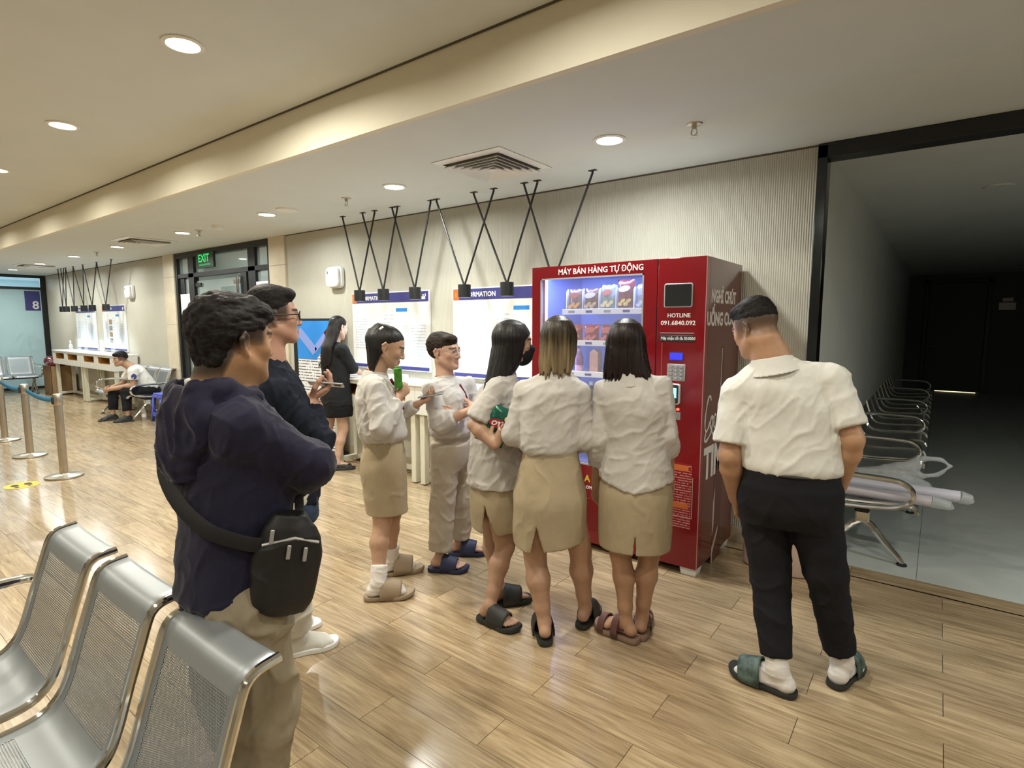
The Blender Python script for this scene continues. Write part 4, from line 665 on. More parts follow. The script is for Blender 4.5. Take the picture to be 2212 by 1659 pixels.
# ---------------------------------------------------------------- waiting benches
PROF = [(-.085, .365), (-.070, .392), (-.035, .408), (.05, .405), (.20, .393), (.32, .388), (.39, .398), (.435, .432), (.465, .49), (.50, .60), (.535, .705), (.552, .755), (.566, .780), (.590, .794), (.640, .800)]
def smooth_prof(P, n=6):
    Q = []; P = [np.array(p) for p in P]
    for i in range(len(P) - 1):
        p0, p1, p2, p3 = P[max(i - 1, 0)], P[i], P[i + 1], P[min(i + 2, len(P) - 1)]
        for k in range(n): t = k / n; Q.append(.5 * (2 * p1 + (p2 - p0) * t + (2 * p0 - 5 * p1 + 4 * p2 - p3) * t * t + (3 * p1 - p0 - 3 * p2 + p3) * t ** 3))
    return Q + [P[-1]]
def bench(label, loc, rz, seats=3, pitch=.485, w=.42, material='perf', arms=None, hi=True, adz=0., group='steel waiting benches'):
    t = thing('waiting_bench', label, 'bench', (0, 0, 0), group); Q = smooth_prof(PROF, 4 if hi else 2); L = [0.]
    for i in range(1, len(Q)): L.append(L[-1] + float(np.linalg.norm(Q[i] - Q[i - 1])))
    W_ = seats * pitch; n = 8
    for s in range(seats):
        x0 = -W_ / 2 + s * pitch + (pitch - w) / 2; m = MB(); G = [[(x0 + w * k / n, q[0], q[1] + .006 * (abs(k / n - .5) * 2) ** 3) for k in range(n + 1)] for q in Q]; m.grid(G); uv = [(w * k / n, L[i]) for i in range(len(Q)) for k in range(n + 1)]
        se = m.build('seat', M[material], t, smooth=80, uv=uv, recalc=False); so = se.modifiers.new('sheet', 'SOLIDIFY'); so.thickness = .0025; so.offset = 0
        for q in (x0 - .004, x0 + w + .004): MB().tube([(q, p[0], p[1] + .003) for p in Q], (.012 if hi else .011), 10 if hi else 6).build('rail', M['chrome'], se)
    MB().box(-W_ / 2 + .02, W_ / 2 - .02, .17, .25, .325, .372).build('beam', M['ink'], t, bevel=.006)
    for a in (arms if arms is not None else (-W_ / 2 - .01, W_ / 2 + .01)):
        P = [(a, .47, .565), (a, .42, .572), (a, .25, .575), (a, .06, .572), (a, .0, .560), (a, -.045, .525), (a, -.055, .480), (a, -.035, .440), (a, .01, .410), (a, .08, .392), (a, .20, .378), (a, .30, .372)]
        P = [(p[0], p[1] + adz * max(0, p[1]) / .47, p[2] + adz * max(0, p[2] - .38) / .19) for p in P]
        MB().tube([np.array(p) for p in [np.array((a, *q)) for q in smooth_prof([p[1:] for p in P], 3)]], .017, 10, flat=1.35).build('armrest', M['chrome'], t)
    for a in (-W_ / 2 + .10, W_ / 2 - .10) if seats > 1 else (0,):
        MB().box(a - .03, a + .03, .17, .25, .245, .33).build('bracket', M['chrome'], t, bevel=.008)
        for d, e in ((-.05, -1), (.50, 1)): MB().tube([(a, .21, .262), (a, .21 + e * .055, .225), (a, .21 + e * .13, .13), (a, .21 + e * .20, .055), (a, .21 + e * .225, .025), (a, .21 + e * .23, .012)], [.022, .022, .020, .018, .016, .016], 10).build('leg', M['chrome'], t); MB().lathe([(.001, 0), (.030, 0), (.030, .008), (.016, .016), (.001, .016)], (a, .21 + e * .23, 0), 14).build('foot', M['ink'], t)
    t.location = loc; t.rotation_euler = (0, 0, rz); return t
# front bench: three seats seen from behind the armrest; local y grows towards the backrest
bench('nearest three seat perforated steel bench beside the man in the hoodie', (-1.828, -.010, 0), 0, 3, .493, .392, 'perf', arms=(-2.60 + 1.828,), adz=.05)
b0 = bench('first dark steel bench in the unlit room, with plastic rolls on it', (-.115, 4.89, 0), R(90), 3, .485, .43, 'perfdark', hi=False, group='dark benches along the wall')
names = ('second dark steel bench in the unlit room, behind the one with plastic rolls', 'third dark steel bench from the wooden floor', 'fourth dark steel bench from the wooden floor', 'fifth dark steel bench from the wooden floor')
for i, l in enumerate(names): dup(b0, (-.115, 4.89 + 1.50 * (i + 1), 0), R(90), l)
bench('steel bench on which the guard sits', (-10.72, 3.36, 0), 0, 3, .50, .44, 'perf', hi=False, group='steel waiting benches'); bench('steel bench far off in front of the frosted glass wall', (-15.75, 3.05, 0), R(90), 2, .50, .44, 'perf', hi=False); bench('steel bench cut off by the picture edge before the frosted glass', (-15.75, 1.9, 0), R(90), 2, .50, .44, 'perf', hi=False)
# plastic rolls and bag on the dark bench
t = thing('plastic_roll', 'long white plastic wrapped roll lying on the first dark bench', 'roll', (-.13, 4.40, .41)); MB().tube([(-.52, 4.36, .475), (.17, 4.40, .468)], .038, 16).build('roll', mat('roll_white', (.60, .60, .70), .35, bump=(30, .4, .004)), t); MB().tube([(.17, 4.40, .468), (.22, 4.41, .455), (.235, 4.41, .44)], [.042, .034, .012], 12).build('wrapping_end', M['film'], t)
t = thing('plastic_roll', 'shorter white roll in front on the first dark bench', 'roll', (-.2, 4.30, .41)); MB().tube([(-.46, 4.27, .440), (.03, 4.30, .436)], .034, 16).build('roll', mat('roll_pale', (.62, .58, .64), .35, bump=(30, .4, .004)), t); MB().tube([(.03, 4.30, .436), (.12, 4.31, .425), (.14, 4.31, .41)], [.038, .030, .010], 12).build('wrapping_end', M['film'], t)
def plastic_bag():
    t = thing('plastic_bag', 'clear carrier bag with loop handle on the first dark bench', 'bag', (-.2, 4.55, .41)); f = Fld((-.62, 4.32, .38), (.16, 4.80, .80), .009)
    f.ell((-.22, 4.56, .46), (.26, .13, .07), None, .02); f.cone((-.18, 4.56, .50), (-.06, 4.55, .60), .09, .03, .05); f.cone((-.35, 4.56, .47), (-.10, 4.55, .60), .07, .02, .04); f.path([(-.10, 4.55, .60), (-.02, 4.55, .655), (.06, 4.55, .66), (.12, 4.55, .625), (.05, 4.55, .555), (-.03, 4.55, .535), (-.07, 4.55, .57)], [.026, .018, .012, .010, .012, .018, .02], .012)
    f.plane((0, 0, .408), (0, 0, -1)); V, Q = f.mesh(); V = V + mnormals(V, Q) * (.010 * fbm(V * vec(18, 18, 30), 3))[:, None]; skin_object('film', relax(V, Q, 1), Q, M['film'], t)
plastic_bag()
# ---------------------------------------------------------------- queue posts, sticker, stool, box
def post(x, y, label, h=.845):
    t = thing('queue_post', label, 'queue post', (x, y, 0), 'steel queue posts with a blue belt'); MB().lathe([(.001, 0), (.158, 0), (.163, .006), (.160, .018), (.13, .026), (.045, .034), (.040, .04)], (x, y, 0), 36).build('base', M['steel'], t, smooth=50); MB().lathe([(.036, .03), (.036, h - .11)], (x, y, 0), 24).build('tube', M['steel'], t); MB().lathe([(.040, h - .11), (.042, h - .105), (.042, h - .012), (.036, h), (.001, h)], (x, y, 0), 24).build('head', M['steel'], t); MB().box(x - .022, x + .022, y - .050, y - .030, h - .10, h - .03).build('belt_slot', M['ink'], t, bevel=.003); MB().box(x - .050, x - .030, y - .022, y + .022, h - .10, h - .03).build('belt_slot', M['ink'], t, bevel=.003)
post(-6.96, 1.674, 'steel queue post nearest the yellow floor sticker'); post(-8.37, 1.714, 'steel queue post in the middle of the blue belt'); post(-9.75, 1.755, 'steel queue post cut off at the picture edge', .84)
def belt(a, b, sag, label):
    m = MB(); G = []
    for k in (0, 1): G.append([(a[0] + (b[0] - a[0]) * i / 16, a[1] + (b[1] - a[1]) * i / 16, .805 - k * .05 - sag * math.sin(math.pi * i / 16)) for i in range(17)])
    o = m.grid(G).build('belt', M['belt'], smooth=80, recalc=False); s = o.modifiers.new('cloth', 'SOLIDIFY'); s.thickness = .002; tag(o, label, 'belt', 'blue queue belts')
belt((-7.01, 1.676), (-8.32, 1.714), .035, 'blue fabric belt from the nearest post to the middle post'); belt((-8.42, 1.714), (-9.70, 1.753), .03, 'blue fabric belt from the middle post to the post at the picture edge')
st = tag(MB().prism([(.135 * math.cos(R(a * 10)), .135 * math.sin(R(a * 10))) for a in range(36)], (-6.905, 1.33, .0004), (1, 0, 0), (0, 1, 0), (0, 0, .0015)).build('floor_sticker', M['yellow'], smooth=0), 'round yellow floor sticker with black footprints by the first queue post', 'sticker')
for dy in (-.05, .05): MB().prism([(.045 * math.cos(R(a * 20)), .030 * math.sin(R(a * 20))) for a in range(18)], (-6.925, 1.33 + dy, .002), (1, 0, 0), (0, 1, 0), (0, 0, .0008)).prism([(.018 * math.cos(R(a * 30)), .020 * math.sin(R(a * 30))) for a in range(12)], (-6.845, 1.33 + dy, .002), (1, 0, 0), (0, 1, 0), (0, 0, .0008)).build('footprint', M['ink'], st, smooth=0)
def stool(x, y):
    t = thing('plastic_stool', 'blue plastic stool beside the bench of the guard', 'stool', (x, y, 0)); s = .145; MB().box(x - s, x + s, y - s, y + s, .425, .45).build('seat', M['bluep'], t, bevel=.012, seg=3); MB().box(x - s - .01, x + s + .01, y - s - .01, y + s + .01, .38, .425).build('apron', M['bluep'], t, bevel=.006)
    for i in (-1, 1):
        for j in (-1, 1):
            a = [(x + i * (s - .05 * p), y + j * (s - .05 * q), .39) for p, q in ((0, 0), (1, 0), (0, 1))]; b = [(x + i * (s + .035 - .05 * p), y + j * (s + .035 - .05 * q), 0) for p, q in ((0, 0), (1, 0), (0, 1))]
            m = MB(); m.add([a[0], a[1], b[1], b[0]], [(0, 1, 2, 3)]); m.add([a[0], a[2], b[2], b[0]], [(0, 1, 2, 3)]); o = m.build('leg', M['bluep'], t); q = o.modifiers.new('wall', 'SOLIDIFY'); q.thickness = .006
    q = s + .022
    for i in (-1, 1): MB().box(x - q, x + q, y + i * q - .004, y + i * q + .004, .09, .15).build('stretcher', M['bluep'], t, bevel=.002); MB().box(x + i * q - .004, x + i * q + .004, y - q, y + q, .09, .15).build('stretcher', M['bluep'], t, bevel=.002)
stool(-9.66, 3.70)
t = thing('cardboard_box', 'brown cardboard box under the far end of the counter', 'box', (-15.3, 3.78, 0)); MB().box(-15.62, -15.06, 3.55, 3.95, 0, .006).box(-15.62, -15.06, 3.55, 3.556, 0, .62).box(-15.62, -15.06, 3.944, 3.95, 0, .62).box(-15.62, -15.614, 3.55, 3.95, 0, .62).box(-15.066, -15.06, 3.55, 3.95, 0, .62).build('body', M['card'], t, smooth=0); MB().prism([(0, 0), (.16, .05), (.16, .056), (0, .006)], (-15.62, 3.55, .62), (0, -1, 0), (0, 0, 1), (.56, 0, 0)).build('flap', M['card'], t, smooth=0)
def box_bag():
    t = thing('plastic_bag', 'dark red bundle lying in the cardboard box at the far counter', 'bag', (-15.3, 3.7, .5)); f = Fld((-15.8, 3.4, .45), (-14.95, 4.0, .95), .012); f.ell((-15.35, 3.72, .64), (.24, .17, .11), None, .03); f.ell((-15.5, 3.66, .72), (.12, .12, .10), None, .04); V, Q = f.mesh(); V = V + mnormals(V, Q) * (.018 * fbm(V * 14, 5))[:, None]; skin_object('bundle', V, Q, M['darkred'], t)
box_bag()
t = thing('clear_bag', 'see-through plastic bag with a red item hanging by the far bench', 'bag', (-13.6, 2.9, 0)) if False else None
t = thing('water_bottle', 'small clear water bottle on the floor under the bench of the guard', 'bottle', (-10.05, 3.50, 0)); MB().lathe([(.03, 0), (.034, .01), (.034, .14), (.013, .18), (.013, .19)], (-10.05, 3.50, 0), 16).build('body', M['clear'], t); MB().lathe([(.035, .05), (.035, .10)], (-10.05, 3.50, 0), 16, False).build('wrapper', M['white'], t); MB().cyl((-10.05, 3.50, .19), (-10.05, 3.50, .208), .016, n=12).build('cap', M['white'], t)
# potted plant behind frosted glass
def plant():
    t = thing('potted_palm', 'leafy plant seen dimly through the frosted glass wall', 'plant', (-17.35, 3.75, 0)); MB().lathe([(.12, 0), (.16, .3), (.17, .32), (.14, .32)], (-17.35, 3.75, 0), 20).build('pot', M['terrac'], t); MB().tube([(-17.35, 3.75, .3), (-17.33, 3.74, 1.2)], .015, 6).build('stem', M['greens'], t)
    rr = random.Random(3)
    for i in range(18):
        a = rr.uniform(0, 6.28); z = rr.uniform(.6, 1.3); L = rr.uniform(.3, .5); m = MB(); G = []
        for j in range(7):
            u = j / 6; w = .05 * math.sin(math.pi * min(1, u * .95 + .03)); c = (-17.34 + math.cos(a) * L * u, 3.745 + math.sin(a) * L * u * .8, z + .35 * u - .5 * u * u); G.append([(c[0] - math.sin(a) * w, c[1] + math.cos(a) * w, c[2]), (c[0] + math.sin(a) * w, c[1] - math.cos(a) * w, c[2])])
        m.grid(G).build('leaf', M['greens'], t, smooth=80, recalc=False)
plant()

# ---------------------------------------------------------------- people
PJ = {
 'polo': dict(hc=(-0.629, 2.573, 1.520), hf=(-0.834, 0.405, -0.374), nk=(-0.560, 2.573, 1.391), ch=(-0.483, 2.584, 1.173), wa=(-0.465, 2.566, 0.953), pe=(-0.460, 2.567, 0.778), shL=(-0.684, 2.535, 1.258), elL=(-0.690, 2.473, 0.974), wrL=(-0.685, 2.585, 0.760), shR=(-0.336, 2.605, 1.328), elR=(-0.250, 2.577, 1.084), wrR=(-0.295, 2.672, 0.868), hpL=(-0.553, 2.574, 0.674), knL=(-0.520, 2.559, 0.444), anL=(-0.453, 2.448, 0.085), hpR=(-0.363, 2.601, 0.708), knR=(-0.315, 2.608, 0.504), anR=(-0.242, 2.677, 0.085), yaw=(-0.240, 0.971, 0.000), ftL=(-0.995, 0.102, 0.000), ftR=(0.193, 0.981, 0.000)),
 'ombre': dict(hc=(-1.453, 2.281, 1.455), hf=(-0.615, 0.774, -0.152), nk=(-1.452, 2.258, 1.316), ch=(-1.470, 2.247, 1.143), wa=(-1.477, 2.243, 0.973), pe=(-1.471, 2.247, 0.718), shL=(-1.581, 2.179, 1.236), elL=(-1.623, 2.154, 1.008), wrL=(-1.692, 2.346, 0.939), shR=(-1.357, 2.316, 1.230), elR=(-1.328, 2.334, 0.992), wrR=(-1.513, 2.456, 0.931), hpL=(-1.541, 2.204, 0.680), knL=(-1.526, 2.201, 0.388), anL=(-1.451, 2.175, 0.085), hpR=(-1.397, 2.292, 0.686), knR=(-1.371, 2.378, 0.404), anR=(-1.364, 2.422, 0.085), yaw=(-0.564, 0.826, 0.000), ftL=(-0.642, 0.766, 0.000), ftR=(-0.210, 0.978, 0.000)),
 'dark': dict(hc=(-1.178, 2.448, 1.443), hf=(-0.361, 0.925, -0.119), nk=(-1.152, 2.427, 1.314), ch=(-1.126, 2.439, 1.152), wa=(-1.112, 2.444, 0.997), pe=(-1.112, 2.444, 0.714), shL=(-1.255, 2.380, 1.241), elL=(-1.256, 2.358, 0.993), wrL=(-1.330, 2.456, 0.741), shR=(-1.013, 2.489, 1.269), elR=(-0.984, 2.480, 1.029), wrR=(-1.021, 2.639, 0.788), hpL=(-1.176, 2.416, 0.697), knL=(-1.171, 2.418, 0.430), anL=(-1.133, 2.417, 0.085), hpR=(-1.041, 2.476, 0.708), knR=(-1.058, 2.502, 0.430), anR=(-1.089, 2.505, 0.085), yaw=(-0.373, 0.928, 0.000), ftL=(-0.994, 0.109, 0.000), ftR=(-0.317, 0.948, 0.000)),
 'mask': dict(hc=(-1.784, 2.358, 1.441), hf=(0.632, 0.769, -0.100), nk=(-1.810, 2.312, 1.286), ch=(-1.834, 2.294, 1.104), wa=(-1.842, 2.288, 0.867), pe=(-1.838, 2.290, 0.651), shR=(-1.766, 2.195, 1.236), elR=(-1.808, 2.074, 1.045), wrR=(-1.692, 2.087, 0.955), shL=(-1.850, 2.446, 1.193), elL=(-1.855, 2.505, 0.971), wrL=(-1.748, 2.423, 0.919), hpR=(-1.809, 2.237, 0.632), knR=(-1.773, 2.278, 0.361), anR=(-1.760, 2.128, 0.085), hpL=(-1.874, 2.351, 0.604), knL=(-1.913, 2.333, 0.415), anL=(-1.834, 2.306, 0.085), yaw=(0.345, 0.939, 0.000), ftR=(0.997, 0.075, 0.000), ftL=(0.602, 0.799, 0.000), bagA=(-1.743, 2.086, 1.080), bagB=(-1.665, 2.171, 1.030), bagC=(-1.708, 2.126, 1.039)),
 'short': dict(hc=(-2.448, 2.533, 1.363), hf=(0.982, 0.191, 0.000), nk=(-2.448, 2.534, 1.201), ch=(-2.441, 2.540, 1.054), wa=(-2.419, 2.561, 0.870), pe=(-2.418, 2.561, 0.705), shR=(-2.430, 2.386, 1.166), elR=(-2.352, 2.390, 0.947), wrR=(-2.182, 2.483, 1.036), shL=(-2.427, 2.718, 1.163), elL=(-2.371, 2.744, 0.970), wrL=(-2.333, 2.505, 1.010), hpR=(-2.404, 2.479, 0.679), knR=(-2.412, 2.457, 0.430), anR=(-2.400, 2.414, 0.085), hpL=(-2.434, 2.657, 0.654), knL=(-2.441, 2.664, 0.392), anL=(-2.470, 2.669, 0.085), yaw=(0.907, 0.422, 0.000), ftR=(0.842, 0.540, 0.000), ftL=(0.793, 0.609, 0.000)),
 'drink': dict(hc=(-2.502, 2.118, 1.408), hf=(0.618, 0.697, -0.364), nk=(-2.544, 2.068, 1.259), ch=(-2.543, 2.069, 1.107), wa=(-2.520, 2.097, 0.908), pe=(-2.519, 2.098, 0.738), shR=(-2.451, 1.977, 1.209), elR=(-2.383, 1.965, 0.982), wrR=(-2.406, 2.108, 1.132), shL=(-2.626, 2.188, 1.184), elL=(-2.605, 2.228, 0.971), wrL=(-2.407, 2.260, 1.078), hpR=(-2.480, 2.051, 0.727), knR=(-2.489, 2.041, 0.400), anR=(-2.423, 1.949, 0.085), hpL=(-2.563, 2.154, 0.706), knL=(-2.550, 2.170, 0.406), anL=(-2.606, 2.198, 0.085), yaw=(0.607, 0.795, 0.000), ftR=(0.662, 0.749, 0.000), ftL=(0.549, 0.836, 0.000), canT=(-2.399, 2.100, 1.316), canB=(-2.394, 2.105, 1.168), phA=(-2.404, 2.264, 1.078), phB=(-2.293, 2.333, 1.134)),
 'black': dict(hc=(-4.981, 3.576, 1.493), hf=(-0.020, 0.936, -0.352), nk=(-5.008, 3.538, 1.334), ch=(-5.006, 3.540, 1.151), wa=(-5.005, 3.542, 0.932), pe=(-5.003, 3.544, 0.721), shR=(-4.853, 3.514, 1.287), elR=(-4.847, 3.627, 1.080), wrR=(-4.886, 3.798, 1.003), shL=(-5.139, 3.594, 1.291), elL=(-5.110, 3.776, 1.058), wrL=(-5.030, 3.854, 1.006), hpR=(-4.934, 3.538, 0.669), knR=(-4.947, 3.572, 0.427), anR=(-4.980, 3.507, 0.085), hpL=(-5.094, 3.537, 0.655), knL=(-5.120, 3.500, 0.433), anL=(-5.294, 3.606, 0.085), yaw=(0.080, 0.997, 0.000), ftR=(0.614, 0.789, 0.000), ftL=(0.490, 0.872, 0.000)),
 'glasses': dict(hc=(-2.301, 1.321, 1.570), hf=(0.318, 0.948, 0.020), nk=(-2.319, 1.291, 1.388), ch=(-2.314, 1.299, 1.181), wa=(-2.300, 1.322, 0.929), pe=(-2.295, 1.332, 0.736), shR=(-2.169, 1.231, 1.275), elR=(-2.120, 1.394, 1.041), wrR=(-2.217, 1.426, 1.212), shL=(-2.454, 1.417, 1.263), elL=(-2.466, 1.534, 1.023), wrL=(-2.307, 1.509, 1.112), hpR=(-2.223, 1.296, 0.739), knR=(-2.218, 1.305, 0.452), anR=(-2.314, 1.371, 0.085), hpL=(-2.360, 1.399, 0.694), knL=(-2.387, 1.372, 0.426), anL=(-2.524, 1.415, 0.085), yaw=(0.216, 0.976, 0.000), ftR=(0.412, 0.911, 0.000), ftL=(0.339, 0.941, 0.000), phA=(-2.200, 1.434, 1.220), phB=(-2.149, 1.521, 1.281)),
 'hoodie': dict(hc=(-1.519, 0.753, 1.494), hf=(-0.069, 0.996, -0.061), nk=(-1.533, 0.727, 1.377), ch=(-1.525, 0.743, 1.217), wa=(-1.528, 0.737, 0.995), pe=(-1.532, 0.730, 0.780), shR=(-1.384, 0.700, 1.294), elR=(-1.348, 0.865, 1.161), wrR=(-1.542, 0.924, 1.068), shL=(-1.673, 0.784, 1.288), elL=(-1.705, 1.002, 1.030), wrL=(-1.469, 0.892, 1.088), hpR=(-1.434, 0.723, 0.747), knR=(-1.442, 0.750, 0.485), anR=(-1.470, 0.680, 0.085), hpL=(-1.631, 0.734, 0.683), knL=(-1.626, 0.744, 0.423), anL=(-1.660, 0.840, 0.085), yaw=(0.039, 0.999, 0.000), ftR=(-0.959, 0.283, 0.000), ftL=(-0.981, 0.192, 0.000)),
 'guard': dict(hc=(-10.331, 3.329, 0.972), hf=(-0.084, -0.989, -0.121), nk=(-10.284, 3.459, 0.834), ch=(-10.256, 3.539, 0.695), wa=(-10.221, 3.637, 0.538), pe=(-10.208, 3.674, 0.459), shL=(-10.118, 3.419, 0.793), elL=(-10.094, 3.397, 0.568), wrL=(-10.329, 3.154, 0.508), shR=(-10.450, 3.500, 0.785), elR=(-10.523, 3.384, 0.555), wrR=(-10.444, 3.190, 0.518), hpL=(-10.138, 3.601, 0.449), knL=(-10.167, 3.312, 0.467), anL=(-10.100, 3.290, 0.085), hpR=(-10.317, 3.665, 0.437), knR=(-10.486, 3.250, 0.457), anR=(-10.430, 3.190, 0.085), yaw=(-0.188, -0.982, 0.000), ftL=(-0.085, -0.996, 0.000), ftR=(-0.134, -0.991, 0.000)),
}

SKIN = {}
def skin_mat(name, rough=.48):
    m = mat(name, (.5, .3, .2), rough, attr=True, noise=(55, .05), bump=(380, .10, .001)); m.node_tree.nodes['Principled BSDF'].inputs['Subsurface Weight'].default_value = .04; m.node_tree.nodes['Principled BSDF'].inputs['Subsurface Radius'].default_value = (.01, .004, .002); return m
M_SKIN = skin_mat('skin'); M_HAIR = mat('hair', (.02, .015, .012), .42, spec=.32, attr=True, noise=(42, .45), stretch=(1, 1, .06), bump=(160, .5, .003)); M_HAIRS = mat('short_hair', (.02, .015, .012), .62, spec=.18, attr=True, noise=(60, .5), bump=(120, .6, .004))
def cloth(n, c, w=900, r=.85, nz=.05, st=.25, cr=.42, sheen=0.):
    m = mat(n, c, r, noise=(9, nz), spec=.25, sheen=sheen); nt = m.node_tree; b = nt.nodes['Principled BSDF']; tc = N(nt, 'ShaderNodeTexCoord'); mp = N(nt, 'ShaderNodeMapping'); mp.inputs['Scale'].default_value = (1, 1, .55); mp.inputs['Rotation'].default_value = (.5, .4, 0); nt.links.new(tc.outputs['Object'], mp.inputs[0])
    a = N(nt, 'ShaderNodeTexNoise', i_Scale=16.0, i_Detail=3.0, i_Distortion=1.2); a.noise_type = 'RIDGED_MULTIFRACTAL'; nt.links.new(mp.outputs[0], a.inputs['Vector']); f = N(nt, 'ShaderNodeTexNoise', i_Scale=w, i_Detail=2.0); nt.links.new(tc.outputs['Object'], f.inputs['Vector'])
    p1 = N(nt, 'ShaderNodeBump', i_Strength=cr, i_Distance=.006); nt.links.new(a.outputs[0], p1.inputs['Height']); p2 = N(nt, 'ShaderNodeBump', i_Strength=st, i_Distance=.001); nt.links.new(f.outputs[0], p2.inputs['Height']); nt.links.new(p1.outputs[0], p2.inputs['Normal']); nt.links.new(p2.outputs[0], b.inputs['Normal']); return m
M_SHIRT = cloth('pale_shirt_cotton', (.53, .505, .48)); M_POLO = cloth('white_polo_knit', (.68, .67, .635)); M_KHAKI = cloth('khaki_twill', (.40, .325, .215), nz=.07); M_KHAKI2 = cloth('beige_trouser_twill', (.40, .345, .275), nz=.06); M_BLACKT = cloth('black_trouser_cloth', (.010, .010, .013), nz=.1); M_NAVY = cloth('navy_jersey', (.017, .016, .040), nz=.12, sheen=.18, cr=.2); M_NAVY2 = cloth('dark_navy_jacket', (.010, .014, .026), nz=.15); M_OLIVE = cloth('khaki_grey_twill', (.33, .28, .20), nz=.08); M_BLK = cloth('black_blazer_cloth', (.012, .013, .014), nz=.1); M_GUARD = cloth('guard_shirt', (.72, .72, .70)); M_BLUES = cloth('slate_blue_shirt', (.035, .055, .10)); M_WHITET = cloth('white_denim', (.66, .64, .58)); M_MASK = cloth('black_mask_cloth', (.010, .011, .014)); M_MAROON = cloth('maroon_trim', (.13, .012, .02)); M_SOCK = cloth('white_sock_knit', (.74, .70, .67), w=500, st=.4); M_LACE = cloth('black_lace', (.006, .006, .007), w=250, st=.8)
RUB = lambda n, c: mat(n, c, .6, noise=(14, .08), bump=(90, .15, .002))
M_SLIDEB, M_SLIDET, M_SLIDEN, M_SANDAL, M_SANDALS = RUB('black_rubber', (.022, .024, .022)), RUB('tan_foam', (.30, .23, .155)), RUB('navy_rubber', (.022, .026, .075)), RUB('brown_leather', (.13, .055, .05)), RUB('brown_cork', (.26, .165, .125))
M_CAMO = mat('camo_strap', (.07, .11, .10), .6, noise=(22, .75)); M_EYE = mat('eye', (.7, .68, .65), .15, attr=True)
def folds(V, N, amp, d=(0, 0, 1), along=5., across=16., seed=0, mask=None):
    d = unit(d); a = V @ d; W_ = V - a[:, None] * d; P = W_ * across + (a * along)[:, None] * d; P = P + .6 * np.stack([vnoise(V * 9, seed + 40 + i) for i in range(3)], 1)
    h = (1 - np.abs(vnoise(P, seed))) ** 4 * 1.5 - .35 + vnoise(P * .5, seed + 9) * .35 + .35 * (1 - np.abs(vnoise(P * 1.9, seed + 17))) ** 4
    if mask is not None: h = h * mask
    return V + N * (amp * h)[:, None]
def lerp(a, b, t): return np.asarray(a) * (1 - t) + np.asarray(b) * t
